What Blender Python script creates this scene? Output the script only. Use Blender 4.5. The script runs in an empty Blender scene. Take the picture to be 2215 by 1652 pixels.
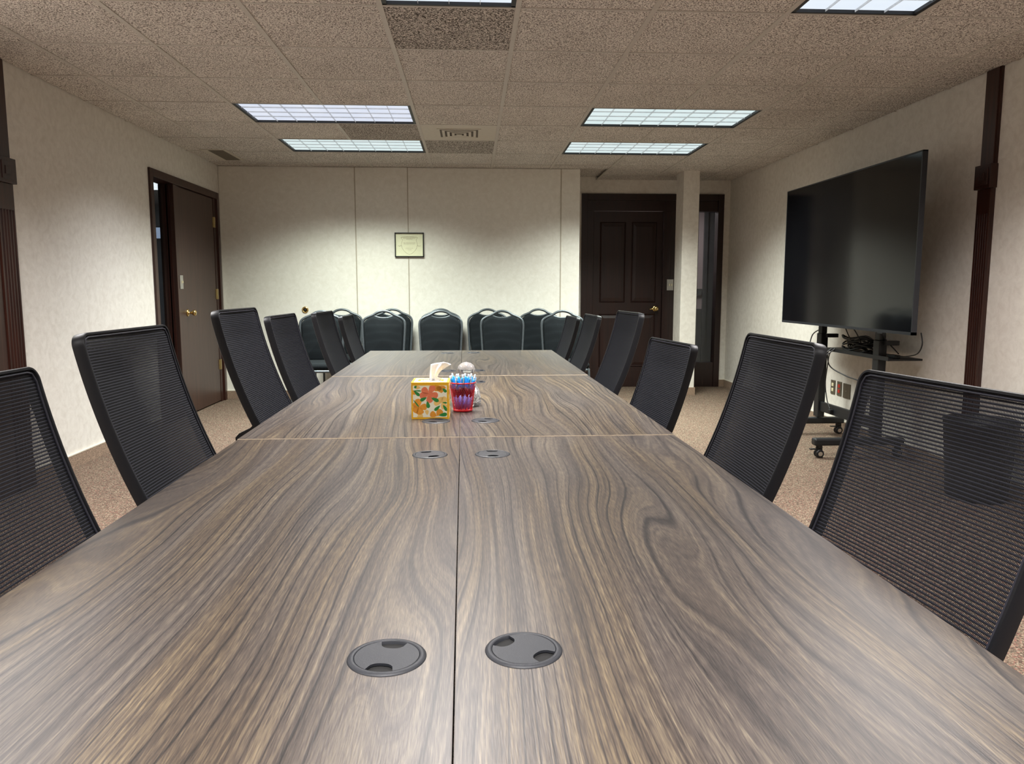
import bpy, bmesh, math, random
from math import sin, cos, pi, radians, tan
from mathutils import Vector, Matrix, noise
random.seed(7)
C = bpy.context.scene.collection
S = bpy.context.scene
# ------------------------------------------------------------------ camera, world, light, exposure
CAMZ = 1.135
CZ = 2.3775                      # ceiling height
cam_d = bpy.data.cameras.new('camera'); cam = bpy.data.objects.new('camera', cam_d); C.objects.link(cam)
cam.location = (0, 0, CAMZ)
p_, y_ = 0.1203, 0.0527
cam.rotation_euler = (pi/2 - p_, -0.0006, -y_)
cam_d.sensor_width = 36; cam_d.lens = 36*1649.7/2215; cam_d.clip_start = .02
S.camera = cam
w = bpy.data.worlds.new('world'); S.world = w; w.use_nodes = True
w.node_tree.nodes['Background'].inputs[0].default_value = (.9, .86, .8, 1)
w.node_tree.nodes['Background'].inputs[1].default_value = 0.04
S.view_settings.view_transform = 'Standard'; S.view_settings.look = 'None'
S.view_settings.exposure = 0.0; S.view_settings.gamma = 1
S.view_settings.use_curve_mapping = False
S.cycles.transparent_max_bounces = 32
S.cycles.max_bounces = 10
LIGHT_W = 66.0                   # watts of one ceiling fixture
LIGHT_SPREAD = 128
GX, GY, T = -.3957, 3.5605, .6096     # ceiling grid origin and module
def gx(i): return GX + i*T
def gy(j): return GY + j*T
# i0, i1, j0, j1, colour
FIX = [(-2, 0, 3, 4, (.93, .97, 1.0)), (2, 4, 3, 4, (.92, 1.0, .93)),
       (-2, 0, 5, 6, (.92, 1.0, .90)), (2, 4, 5, 6, (.93, 1.0, .93)),
       (0, 1, -2, 0, (1.0, .97, .95)), (3, 4, -2, 0, (1.0, .96, .94)), (-3, -2, -2, 0, (1.0, .97, .95)),
       (0, 1, -7, -5, (1.0, .96, .94)), (3, 4, -7, -5, (1.0, .96, .94)), (-3, -2, -7, -5, (1.0, .96, .94))]
FIXN = []
for k, (i0, i1, j0, j1, col) in enumerate(FIX):
    ld = bpy.data.lights.new('fixture_light', 'AREA'); ld.shape = 'RECTANGLE'
    ld.size = (i1-i0)*T - .08; ld.size_y = (j1-j0)*T - .08
    ld.energy = LIGHT_W; ld.color = col; ld.spread = radians(LIGHT_SPREAD)
    lo = bpy.data.objects.new('fixture_light', ld); C.objects.link(lo)
    lo.location = ((gx(i0)+gx(i1))/2, (gy(j0)+gy(j1))/2, CZ - .012)
    FIXN.append(lo)
hl = bpy.data.lights.new('hall_light', 'AREA'); hl.shape = 'RECTANGLE'; hl.size = .5; hl.size_y = 1.1; hl.energy = 40; hl.color = (.9, .95, 1)
hlo = bpy.data.objects.new('hall_light', hl); C.objects.link(hlo); hlo.location = (-3.72, 9.2, CZ-.02)
hr = bpy.data.lights.new('office_light', 'AREA'); hr.shape = 'RECTANGLE'; hr.size = .6; hr.size_y = .6; hr.energy = 14; hr.color = (1, .88, .86)
hro = bpy.data.objects.new('office_light', hr); C.objects.link(hro); hro.location = (2.5, 10.3, CZ-.02)

# ------------------------------------------------------------------ helpers
def srgb(r, g, b):
    f = lambda c: (c/255/12.92) if c/255 <= .04045 else ((c/255+.055)/1.055)**2.4
    return (f(r), f(g), f(b), 1)
class NT:
    def __init__(s, name):
        s.m = bpy.data.materials.new(name); s.m.use_nodes = True; s.t = s.m.node_tree
        s.b = s.t.nodes['Principled BSDF']; s.out = s.t.nodes['Material Output']
    def n(s, typ, **kw):
        nd = s.t.nodes.new(typ)
        for k, v in kw.items():
            if k.startswith('i_'):
                key = k[2:]; key = int(key) if key.isdigit() else key.replace('_', ' ')
                if isinstance(v, bpy.types.NodeSocket): s.t.links.new(v, nd.inputs[key])
                else: nd.inputs[key].default_value = v
            else: setattr(nd, k, v)
        return nd
    def l(s, a, b): s.t.links.new(a, b)
    def ramp(s, fac, stops, interp='LINEAR'):
        r = s.t.nodes.new('ShaderNodeValToRGB'); s.l(fac, r.inputs[0]); r.color_ramp.interpolation = interp
        e = r.color_ramp.elements
        while len(e) < len(stops): e.new(.5)
        for k, (p, c) in enumerate(stops): e[k].position = p; e[k].color = c
        return r.outputs[0]
    def math(s, op, a, b=None, c=None):
        nd = s.t.nodes.new('ShaderNodeMath'); nd.operation = op
        for k, v in enumerate((a, b, c)):
            if v is None: continue
            if isinstance(v, bpy.types.NodeSocket): s.l(v, nd.inputs[k])
            else: nd.inputs[k].default_value = v
        return nd.outputs[0]
    def mix(s, f, a, b, mode='MIX'):
        nd = s.t.nodes.new('ShaderNodeMix'); nd.data_type = 'RGBA'; nd.blend_type = mode
        for k, v in ((0, f), (6, a), (7, b)):
            if isinstance(v, bpy.types.NodeSocket): s.l(v, nd.inputs[k])
            else: nd.inputs[k].default_value = v
        return nd.outputs[2]
    def bump(s, h, strength, dist):
        nd = s.n('ShaderNodeBump', i_Height=h, i_Strength=strength, i_Distance=dist); s.l(nd.outputs[0], s.b.inputs['Normal'])
    def obj(s): return s.n('ShaderNodeTexCoord').outputs['Object']
    def pos(s): return s.n('ShaderNodeNewGeometry').outputs['Position']
def simple(name, col, rough=.5, metal=0, var=.12, scale=40, bump=0, spec=.5, bdist=.001):
    t = NT(name); v = t.obj()
    nz = t.n('ShaderNodeTexNoise', i_Vector=v, i_Scale=scale, i_Detail=3.0)
    d = tuple(c*(1-var) for c in col[:3])+(1,); u = tuple(min(1, c*(1+var)) for c in col[:3])+(1,)
    t.l(t.ramp(nz.outputs[0], [(.3, d), (.7, u)]), t.b.inputs['Base Color'])
    t.b.inputs['Roughness'].default_value = rough; t.b.inputs['Metallic'].default_value = metal
    t.b.inputs['Specular IOR Level'].default_value = spec
    if bump: t.bump(nz.outputs[0], bump, bdist)
    return t.m
M = {}
def build_materials():
    # wallpaper: cream with cloudy, brushed swirls
    def wallpaper(name, base, lo):
        t = NT(name); v = t.pos()
        n0 = t.n('ShaderNodeTexNoise', i_Vector=v, i_Scale=9.0, i_Detail=2.0)
        wv = t.n('ShaderNodeVectorMath', operation='MULTIPLY_ADD'); t.l(n0.outputs['Color'], wv.inputs[0]); wv.inputs[1].default_value = (.12,)*3; t.l(v, wv.inputs[2])
        n1 = t.n('ShaderNodeTexNoise', i_Vector=wv.outputs[0], i_Scale=22.0, i_Detail=5.0, i_Roughness=.6)
        n2 = t.n('ShaderNodeTexNoise', i_Vector=v, i_Scale=220.0, i_Detail=2.0)
        f = t.math('ADD', t.math('MULTIPLY', n1.outputs[0], .8), t.math('MULTIPLY', n2.outputs[0], .2))
        t.l(t.ramp(f, [(.36, lo), (.56, base), (.7, tuple(min(1, c*1.06) for c in base[:3])+(1,))]), t.b.inputs['Base Color'])
        t.b.inputs['Roughness'].default_value = .75; t.b.inputs['Specular IOR Level'].default_value = .25
        t.bump(f, .25, .002); return t.m
    M['wall'] = wallpaper('wallpaper', (.70, .66, .60, 1), (.63, .585, .525, 1))
    M['panelwall'] = wallpaper('partition_vinyl', (.73, .705, .64, 1), (.68, .65, .58, 1))
    # ceiling tile: shade of the pits is put into the fissure colour
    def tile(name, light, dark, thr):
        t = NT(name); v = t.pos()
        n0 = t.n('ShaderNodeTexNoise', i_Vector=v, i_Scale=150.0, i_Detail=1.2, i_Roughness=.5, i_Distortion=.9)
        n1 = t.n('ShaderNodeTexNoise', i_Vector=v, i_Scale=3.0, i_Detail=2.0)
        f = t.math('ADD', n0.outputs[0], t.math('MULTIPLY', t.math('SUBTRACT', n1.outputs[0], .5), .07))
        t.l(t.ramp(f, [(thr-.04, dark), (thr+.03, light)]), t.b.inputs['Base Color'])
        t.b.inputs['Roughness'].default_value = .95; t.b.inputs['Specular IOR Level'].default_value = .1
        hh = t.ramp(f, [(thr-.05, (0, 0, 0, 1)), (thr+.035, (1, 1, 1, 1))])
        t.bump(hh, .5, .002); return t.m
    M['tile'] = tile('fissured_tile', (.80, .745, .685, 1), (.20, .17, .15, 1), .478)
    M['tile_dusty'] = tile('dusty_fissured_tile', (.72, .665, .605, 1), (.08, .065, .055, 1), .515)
    M['tee'] = simple('grid_paint', (.52, .48, .43, 1), .5, var=.04)
    # carpet
    t = NT('flecked_carpet'); v = t.pos()
    vo = t.n('ShaderNodeTexVoronoi', i_Vector=v, i_Scale=190.0)
    n1 = t.n('ShaderNodeTexNoise', i_Vector=v, i_Scale=300.0, i_Detail=2.0)
    n2 = t.n('ShaderNodeTexNoise', i_Vector=v, i_Scale=2.2, i_Detail=4.0)
    sep = t.n('ShaderNodeSeparateColor'); t.l(vo.outputs['Color'], sep.inputs[0])
    fl = t.ramp(sep.outputs[0], [(0, srgb(56, 44, 42)), (.16, srgb(98, 82, 72)), (.34, srgb(118, 102, 88)), (.55, srgb(140, 124, 106)), (.72, srgb(128, 86, 78)), (.84, srgb(84, 82, 70)), (.94, srgb(164, 152, 132))], 'CONSTANT')
    c2 = t.mix(t.math('MULTIPLY', n1.outputs[0], .5), fl, srgb(78, 66, 58))
    c3 = t.mix(t.math('MULTIPLY', n2.outputs[0], .35), c2, srgb(104, 90, 76))
    t.l(c3, t.b.inputs['Base Color']); t.b.inputs['Roughness'].default_value = 1.0; t.b.inputs['Specular IOR Level'].default_value = .05
    t.bump(t.math('ADD', vo.outputs[0], n1.outputs[0]), .6, .004); M['carpet'] = t.m
    # walnut laminate
    t = NT('walnut_laminate'); tc = t.obj(); oi = t.n('ShaderNodeObjectInfo')
    off = t.n('ShaderNodeVectorMath', operation='SCALE'); t.l(oi.outputs['Color'], off.inputs[0]); off.inputs['Scale'].default_value = 7.3
    v = t.n('ShaderNodeVectorMath', operation='ADD'); t.l(tc, v.inputs[0]); t.l(off.outputs[0], v.inputs[1]); v = v.outputs[0]
    def scl(vec, s3):
        m_ = t.n('ShaderNodeMapping'); t.l(vec, m_.inputs[0]); m_.inputs['Scale'].default_value = s3; return m_.outputs[0]
    nA = t.n('ShaderNodeTexNoise', i_Vector=scl(v, (2.2, .42, 1)), i_Scale=1.0, i_Detail=2.0, i_Roughness=.5, i_Distortion=.12)
    nB = t.n('ShaderNodeTexNoise', i_Vector=scl(v, (14, 3.4, 1)), i_Scale=1.0, i_Detail=3.0, i_Roughness=.55)
    sx = t.n('ShaderNodeSeparateXYZ'); t.l(v, sx.inputs[0])
    # flow coordinate: x bent by slow noise, so rings, fibres and tone bands all follow the same figure
    X = t.math('ADD', sx.outputs[0], t.math('MULTIPLY', nA.outputs[0], .42))
    X = t.math('ADD', X, t.math('MULTIPLY', nB.outputs[0], .010))
    fv = t.n('ShaderNodeCombineXYZ'); t.l(X, fv.inputs[0]); t.l(sx.outputs[1], fv.inputs[1])
    fv = fv.outputs[0]
    saw = t.math('FRACT', t.math('MULTIPLY', X, 46.0))
    saw2 = t.math('FRACT', t.math('MULTIPLY', X, 131.0))
    por = t.n('ShaderNodeTexNoise', i_Vector=scl(v, (620, 34, 1)), i_Scale=1.0, i_Detail=2.0)
    fib = t.n('ShaderNodeTexNoise', i_Vector=scl(fv, (240, 3.0, 1)), i_Scale=1.0, i_Detail=4.0, i_Roughness=.7)
    big = t.n('ShaderNodeTexNoise', i_Vector=scl(fv, (44, .9, 1)), i_Scale=1.0, i_Detail=3.0, i_Roughness=.6)
    hue = t.n('ShaderNodeTexNoise', i_Vector=scl(fv, (9, .9, 2)), i_Scale=1.0, i_Detail=2.0)
    msk = t.n('ShaderNodeTexNoise', i_Vector=scl(fv, (11, 1.3, 5)), i_Scale=1.0, i_Detail=1.0)
    ring = t.ramp(saw, [(0, (.0,)*3+(1,)), (.09, (.46,)*3+(1,)), (.5, (.58,)*3+(1,)), (.90, (.50,)*3+(1,)), (1, (.0,)*3+(1,))])
    ring2 = t.ramp(saw2, [(0, (.36,)*3+(1,)), (.35, (.58,)*3+(1,)), (1, (.42,)*3+(1,))])
    mk = t.ramp(msk.outputs[0], [(.38, (.15,)*3+(1,)), (.60, (1.0,)*3+(1,))])
    f = t.math('ADD', .44, t.math('MULTIPLY', t.math('MULTIPLY', t.math('SUBTRACT', ring, .5), mk), .62))
    f = t.math('ADD', f, t.math('MULTIPLY', t.math('SUBTRACT', ring2, .5), .34))
    f = t.math('ADD', f, t.math('MULTIPLY', t.math('SUBTRACT', fib.outputs[0], .5), .66))
    f = t.math('ADD', f, t.math('MULTIPLY', t.math('SUBTRACT', big.outputs[0], .5), .62))
    f = t.math('ADD', f, t.math('MULTIPLY', t.math('SUBTRACT', por.outputs[0], .5), .5))
    warm = t.ramp(f, [(.12, srgb(27, 23, 20)), (.28, srgb(45, 38, 33)), (.43, srgb(64, 54, 45)), (.60, srgb(92, 80, 62)), (.80, srgb(128, 113, 87))])
    cool = t.ramp(f, [(.12, srgb(27, 24, 24)), (.28, srgb(45, 40, 38)), (.43, srgb(64, 57, 53)), (.60, srgb(88, 80, 70)), (.80, srgb(120, 110, 94))])
    hf = t.ramp(hue.outputs[0], [(.40, (0, 0, 0, 1)), (.60, (1, 1, 1, 1))])
    t.l(t.mix(hf, warm, cool), t.b.inputs['Base Color'])
    t.b.inputs['Roughness'].default_value = .36; t.b.inputs['Specular IOR Level'].default_value = .52
    t.bump(t.math('ADD', por.outputs[0], t.math('MULTIPLY', ring2, .6)), .16, .0006); M['walnut'] = t.m
    # dark mahogany-like wood
    def wood(name, a, b, rough, sc):
        t = NT(name); v = t.pos(); m_ = t.n('ShaderNodeMapping'); t.l(v, m_.inputs[0]); m_.inputs['Scale'].default_value = sc
        n = t.n('ShaderNodeTexNoise', i_Vector=m_.outputs[0], i_Scale=1.0, i_Detail=4.0, i_Roughness=.6, i_Distortion=.4)
        t.l(t.ramp(n.outputs[0], [(.3, a), (.7, b)]), t.b.inputs['Base Color']); t.b.inputs['Roughness'].default_value = rough
        t.bump(n.outputs[0], .08, .001); return t.m
    M['darkwood'] = wood('dark_stained_wood', srgb(34, 14, 10), srgb(58, 28, 19), .38, (60, 60, 3))
    M['doorwood'] = wood('brown_veneer', srgb(46, 30, 25), srgb(68, 46, 38), .38, (45, 45, 1.6))
    M['panelwood'] = wood('mahogany', srgb(24, 9, 8), srgb(40, 17, 13), .4, (50, 50, 2.5))
    # mesh fabric
    def fabric(name, open_):
        t = NT(name); uv = t.n('ShaderNodeTexCoord').outputs['UV']
        s_ = t.n('ShaderNodeSeparateXYZ'); t.l(uv, s_.inputs[0])
        fv = t.math('FRACT', t.math('MULTIPLY', s_.outputs[1], 1/.0064)); fu = t.math('FRACT', t.math('MULTIPLY', s_.outputs[0], 1/.0027))
        row = t.math('GREATER_THAN', fv, .53); hole = t.math('GREATER_THAN', fu, .44)
        op = t.math('MULTIPLY', row, hole)
        colr = t.ramp(fv, [(0, srgb(14, 15, 23)), (.22, srgb(25, 27, 39)), (.44, srgb(12, 13, 19)), (.5, srgb(9, 9, 13))])
        t.l(colr, t.b.inputs['Base Color']); t.b.inputs['Roughness'].default_value = .7; t.b.inputs['Specular IOR Level'].default_value = .3
        hgt = t.ramp(fv, [(0, (0, 0, 0, 1)), (.22, (1, 1, 1, 1)), (.46, (0, 0, 0, 1))]); t.bump(hgt, .28, .002)
        tr = t.n('ShaderNodeBsdfTransparent'); mx = t.n('ShaderNodeMixShader')
        t.l(t.math('MULTIPLY', op, open_), mx.inputs[0]); t.l(t.b.outputs[0], mx.inputs[1]); t.l(tr.outputs[0], mx.inputs[2]); t.l(mx.outputs[0], t.out.inputs[0])
        return t.m
    M['mesh'] = fabric('chair_mesh', 1.0)
    M['plastic'] = simple('black_plastic', srgb(17, 18, 22), .45, var=.05, scale=300, bump=.05, spec=.3)
    M['piping'] = simple('navy_piping', srgb(22, 22, 34), .7, var=.1, scale=400)
    M['seatfab'] = simple('black_seat_fabric', srgb(26, 26, 30), .9, var=.25, scale=500, bump=.3)
    t = NT('dotted_upholstery'); v = t.obj(); vo = t.n('ShaderNodeTexVoronoi', i_Vector=v, i_Scale=110.0, i_Randomness=0.1)
    t.l(t.ramp(vo.outputs[0], [(.10, srgb(44, 50, 54)), (.26, srgb(16, 21, 24)), (1, srgb(12, 16, 19))]), t.b.inputs['Base Color']); t.b.inputs['Roughness'].default_value = .9; t.b.inputs['Specular IOR Level'].default_value = .2
    t.bump(vo.outputs[0], .2, .001); M['uphol'] = t.m
    M['hammer'] = simple('hammered_grey_steel', srgb(84, 90, 94), .38, .5, var=.25, scale=160, bump=.2)
    M['steel'] = simple('polished_steel', (.7, .7, .7, 1), .18, 1, var=.04)
    M['blackmetal'] = simple('black_powder_coat', srgb(18, 19, 22), .45, 0, var=.1, scale=200, bump=.05)
    M['grom'] = simple('grommet_plastic', srgb(34, 36, 41), .46, 0, var=.14, scale=1400, bump=.5, bdist=.0004, spec=.4)
    M['hole'] = simple('hole_black', (.004, .004, .004, 1), .9)
    M['brass'] = simple('brass', (.75, .55, .22, 1), .22, 1, var=.08)
    M['hinge'] = simple('brass_hinge', (.5, .40, .2, 1), .35, 1, var=.1)
    M['plate'] = simple('steel_plate', (.45, .43, .4, 1), .4, .7, var=.06)
    M['ivory'] = simple('ivory_plastic', srgb(225, 215, 180), .4, var=.03)
    M['redplastic'] = simple('red_plastic', srgb(190, 50, 35), .4, var=.05)
    M['bronzeplate'] = simple('bronze_plate', srgb(96, 88, 74), .45, .2, var=.05)
    t = NT('tv_glass'); nz = t.n('ShaderNodeTexNoise', i_Vector=t.obj(), i_Scale=3.0)
    t.l(t.ramp(nz.outputs[0], [(0, (.003, .003, .004, 1)), (1, (.005, .005, .006, 1))]), t.b.inputs['Base Color']); t.b.inputs['Roughness'].default_value = .09; t.b.inputs['Specular IOR Level'].default_value = .28; M['screen'] = t.m
    M['bezel'] = simple('tv_bezel', srgb(36, 38, 44), .35, .3, var=.05)
    M['cable'] = simple('cable_rubber', srgb(16, 16, 18), .5, var=.1)
    M['greycable'] = simple('grey_cable', srgb(84, 84, 88), .5, var=.1)
    t = NT('glass_clear'); tr = t.n('ShaderNodeBsdfTransparent'); gl = t.n('ShaderNodeBsdfGlossy', i_Roughness=.03); gb = t.n('ShaderNodeNewGeometry').outputs['Backfacing']; fr = t.n('ShaderNodeFresnel', i_IOR=t.math('SUBTRACT', 1.45, t.math('MULTIPLY', gb, .7603)))
    nz = t.n('ShaderNodeTexNoise', i_Vector=t.obj(), i_Scale=2.0); t.l(t.ramp(nz.outputs[0], [(0, (.80, .84, .86, 1)), (1, (.84, .87, .88, 1))]), tr.inputs[0])
    mx = t.n('ShaderNodeMixShader'); t.l(fr.outputs[0], mx.inputs[0]); t.l(tr.outputs[0], mx.inputs[1]); t.l(gl.outputs[0], mx.inputs[2]); t.l(mx.outputs[0], t.out.inputs[0]); M['pane'] = t.m
    t = NT('crystal'); t.b.inputs['Transmission Weight'].default_value = .86; t.b.inputs['IOR'].default_value = 1.38; t.b.inputs['Roughness'].default_value = .03
    nz = t.n('ShaderNodeTexNoise', i_Vector=t.obj(), i_Scale=30.0); t.l(t.ramp(nz.outputs[0], [(0, (.96, .97, .97, 1)), (1, (1, 1, 1, 1))]), t.b.inputs['Base Color']); t.bump(nz.outputs[0], .25, .004); M['crystal'] = t.m
    def emis(name, a, b, st):
        t = NT(name); nz = t.n('ShaderNodeTexNoise', i_Vector=t.pos(), i_Scale=5.0)
        e = t.n('ShaderNodeEmission', i_Strength=st); t.l(t.ramp(nz.outputs[0], [(.3, a), (.7, b)]), e.inputs[0]); t.l(e.outputs[0], t.out.inputs[0]); return t.m
    M['lens_cool'] = emis('diffuser_cool', (.74, .80, .94, 1), (.84, .88, .98, 1), .95)
    M['lens_green'] = emis('diffuser_green', (.74, .88, .88, 1), (.82, .94, .94, 1), .95)
    M['lens_near'] = emis('diffuser_near', (.80, .88, .98, 1), (.86, .93, 1, 1), 1.0)
    M['lens_hall'] = emis('diffuser_hall', (.9, .95, 1, 1), (1, 1, 1, 1), 1.6)
    M['blue_win'] = emis('blue_window', (.45, .55, .75, 1), (.5, .6, .8, 1), .8)
    M['blade'] = simple('louver_blade', (.80, .84, .88, 1), .4, var=.03)
    M['fixblack'] = simple('fixture_edge_black', (.012, .012, .014, 1), .5)
    M['diffplate'] = simple('air_diffuser_paint', (.56, .51, .43, 1), .5, var=.04)
    M['diffdark'] = simple('duct_dark', (.13, .11, .09, 1), .8)
    M['ventbrown'] = simple('brown_vent', (.13, .105, .075, 1), .7, var=.1)
    M['hallwall'] = simple('hall_grey_wall', (.30, .31, .31, 1), .8, var=.05, scale=5)
    M['halldark'] = simple('hall_dark_panel', (.11, .115, .12, 1), .6, var=.1, scale=5)
    M['officewall'] = simple('office_wall', (.62, .53, .52, 1), .8, var=.04, scale=4)
    M['paper'] = simple('certificate_paper', srgb(222, 222, 190), .6, var=.03, scale=60)
    M['ink'] = simple('faded_ink', srgb(168, 160, 132), .7, var=.1, scale=300)
    M['frameblack'] = simple('black_frame', (.012, .012, .01, 1), .4)
    M['yellow'] = simple('yellow_card', srgb(250, 190, 30), .5, var=.03)
    M['cream'] = simple('cream_print', srgb(255, 250, 226), .5, var=.02)
    M['coral'] = simple('coral_print', srgb(240, 130, 90), .5, var=.06, scale=90)
    M['orange'] = simple('orange_print', srgb(240, 160, 50), .5, var=.06, scale=90)
    M['paleorange'] = simple('pale_orange_print', srgb(250, 208, 120), .5, var=.03)
    M['green'] = simple('green_print', srgb(40, 140, 60), .5, var=.06)
    M['tissue'] = simple('tissue_white', (.93, .93, .94, 1), .8, var=.01)
    M['film'] = simple('clear_slot_film', (.62, .63, .6, 1), .2, var=.1, scale=200)
    M['redwire'] = simple('red_wire', srgb(200, 22, 36), .35, var=.05)
    M['penblue'] = simple('pen_sky_blue', srgb(30, 150, 225), .35, var=.05)
    M['pennavy'] = simple('pen_violet_blue', srgb(92, 102, 168), .35, var=.05)
    M['penclear'] = simple('pen_frosted_clip', (.72, .80, .84, 1), .15, var=.06)
    M['carpetbase'] = M['carpet']
    M['cap'] = simple('cream_cap', (.66, .60, .50, 1), .5, var=.04)
    t = NT('carpet_cove'); v = t.pos(); nz = t.n('ShaderNodeTexNoise', i_Vector=v, i_Scale=260.0, i_Detail=2.0)
    t.l(t.ramp(nz.outputs[0], [(.35, srgb(92, 74, 62)), (.5, srgb(134, 112, 94)), (.65, srgb(168, 142, 120))]), t.b.inputs['Base Color']); t.b.inputs['Roughness'].default_value = 1; t.bump(nz.outputs[0], .5, .003); M['cove'] = t.m
    M['edge'] = simple('edge_band_highlight', srgb(200, 186, 165), .3, var=.1)
    M['edgedark'] = simple('edge_band_dark', srgb(58, 48, 42), .4, var=.1)
    M['pendark'] = simple('pen_dark_middle', srgb(60, 14, 24), .4, var=.1)
    M['joint'] = simple('joint_batten', (.40, .355, .28, 1), .5, var=.05)
    M['binblack'] = simple('bin_black', (.012, .012, .014, 1), .5)
build_materials()

def newobj(name, me, mat, parent=None, loc=(0, 0, 0), smooth=False):
    o = bpy.data.objects.new(name, me); C.objects.link(o); o.location = loc
    if mat is not None: me.materials.append(M[mat] if isinstance(mat, str) else mat)
    if parent is not None: o.parent = parent
    if smooth:
        for p in me.polygons: p.use_smooth = True
    return o
def thing(name, label, cat, loc=(0, 0, 0), rz=0, group=None):
    o = bpy.data.objects.new(name, None); C.objects.link(o); o.empty_display_size = .05
    o.location = loc; o.rotation_euler = (0, 0, rz); tag(o, label, cat, group); return o
def tag(o, label, cat, group=None):
    o['label'] = label; o['category'] = cat
    if group: o['group'] = group
    return o
def struct(o): o['kind'] = 'structure'; return o
def sthing(name, loc=(0, 0, 0)):
    o = bpy.data.objects.new(name, None); C.objects.link(o); o.location = loc; o['kind'] = 'structure'; return o
class B:
    """collects shapes, then builds ONE mesh object"""
    def __init__(s): s.v = []; s.f = []; s.uv = None
    def box(s, x0, x1, y0, y1, z0, z1, bev=0):
        if bev > 0:
            bm = bmesh.new(); bmesh.ops.create_cube(bm, size=1)
            for v in bm.verts: v.co = ((x0+x1)/2+v.co.x*(x1-x0), (y0+y1)/2+v.co.y*(y1-y0), (z0+z1)/2+v.co.z*(z1-z0))
            bmesh.ops.bevel(bm, geom=bm.edges[:], offset=bev, segments=2, affect='EDGES', profile=.5)
            s.bm(bm); return s
        k = len(s.v)
        s.v += [(x0, y0, z0), (x1, y0, z0), (x1, y1, z0), (x0, y1, z0), (x0, y0, z1), (x1, y0, z1), (x1, y1, z1), (x0, y1, z1)]
        s.f += [tuple(k+i for i in q) for q in ((0, 3, 2, 1), (4, 5, 6, 7), (0, 1, 5, 4), (1, 2, 6, 5), (2, 3, 7, 6), (3, 0, 4, 7))]
        return s
    def bm(s, bm):
        k = len(s.v); bm.verts.index_update()
        s.v += [tuple(v.co) for v in bm.verts]; s.f += [tuple(k+v.index for v in f.verts) for f in bm.faces]; bm.free()
    def prism(s, pts, y0, y1, axis='y'):
        """closed outline (a,b) extruded; axis y: (x,z) outline, axis x: (y,z), axis z: (x,y)"""
        k = len(s.v); n = len(pts)
        mk = {'y': lambda a, b, t: (a, t, b), 'x': lambda a, b, t: (t, a, b), 'z': lambda a, b, t: (a, b, t)}[axis]
        s.v += [mk(a, b, y0) for a, b in pts]+[mk(a, b, y1) for a, b in pts]
        s.f += [tuple(range(k, k+n)), tuple(range(k+2*n-1, k+n-1, -1))]
        s.f += [(k+i, k+n+i, k+n+(i+1) % n, k+(i+1) % n) for i in range(n)]
        return s
    def tube(s, pts, r, n=8, closed=False, cap=True, rf=None):
        pts = [Vector(p) for p in pts]; L = len(pts); k = len(s.v); prev = None
        for i, p in enumerate(pts):
            a = pts[(i-1) % L] if (closed or i > 0) else p; b = pts[(i+1) % L] if (closed or i < L-1) else p
            d = (b-a).normalized()
            if prev is None:
                up = Vector((0, 0, 1)) if abs(d.z) < .9 else Vector((1, 0, 0)); u = d.cross(up).normalized()
            else:
                u = (prev-d*prev.dot(d)).normalized()
            prev = u; w_ = d.cross(u); rr = rf(i/(L-1)) if rf else r
            s.v += [tuple(p+u*cos(2*pi*j/n)*rr+w_*sin(2*pi*j/n)*rr) for j in range(n)]
        for i in range(L if closed else L-1):
            i2 = (i+1) % L
            s.f += [(k+i*n+j, k+i*n+(j+1) % n, k+i2*n+(j+1) % n, k+i2*n+j) for j in range(n)]
        if cap and not closed: s.f += [tuple(k+j for j in reversed(range(n))), tuple(k+(L-1)*n+j for j in range(n))]
        return s
    def lathe(s, prof, c=(0, 0, 0), n=32, axis='z'):
        k = len(s.v); m = len(prof)
        for r, z in prof:
            for j in range(n):
                a = 2*pi*j/n
                q = (r*cos(a), r*sin(a), z) if axis == 'z' else ((z, r*cos(a), r*sin(a)) if axis == 'x' else (r*cos(a), z, r*sin(a)))
                s.v.append((c[0]+q[0], c[1]+q[1], c[2]+q[2]))
        for i in range(m-1):
            s.f += [(k+i*n+j, k+i*n+(j+1) % n, k+(i+1)*n+(j+1) % n, k+(i+1)*n+j) for j in range(n)]
        if prof[0][0] > 1e-6: s.f.append(tuple(k+j for j in reversed(range(n))))
        if prof[-1][0] > 1e-6: s.f.append(tuple(k+(m-1)*n+j for j in range(n)))
        return s
    def grid(s, fn, nu, nv, uvf=None):
        k = len(s.v)
        for i in range(nu+1):
            for j in range(nv+1): s.v.append(tuple(fn(i/nu, j/nv)))
        fs = [(k+i*(nv+1)+j, k+(i+1)*(nv+1)+j, k+(i+1)*(nv+1)+j+1, k+i*(nv+1)+j+1) for i in range(nu) for j in range(nv)]
        s.f += fs
        if uvf:
            s.uv = s.uv or {}
            for i in range(nu+1):
                for j in range(nv+1): s.uv[k+i*(nv+1)+j] = uvf(i/nu, j/nv)
        return s
    def mesh(s, name):
        me = bpy.data.meshes.new(name); me.from_pydata(s.v, [], s.f)
        if s.uv:
            l = me.uv_layers.new(name='UVMap')
            for lp in me.loops: l.data[lp.index].uv = s.uv.get(lp.vertex_index, (0, 0))
        bm = bmesh.new(); bm.from_mesh(me)
        if not s.uv: bmesh.ops.recalc_face_normals(bm, faces=bm.faces[:])
        bm.to_mesh(me); bm.free(); return me
    def build(s, name, mat, parent=None, loc=(0, 0, 0), smooth=False, auto=None):
        me = s.mesh(name)
        if auto is not None:
            for p in me.polygons: p.use_smooth = True
            try: me.set_sharp_from_angle(angle=radians(auto))
            except Exception: pass
        return newobj(name, me, mat, parent, loc, smooth)
def box(name, mat, x0, x1, y0, y1, z0, z1, parent=None, bev=0): return B().box(x0, x1, y0, y1, z0, z1, bev).build(name, mat, parent)
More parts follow.
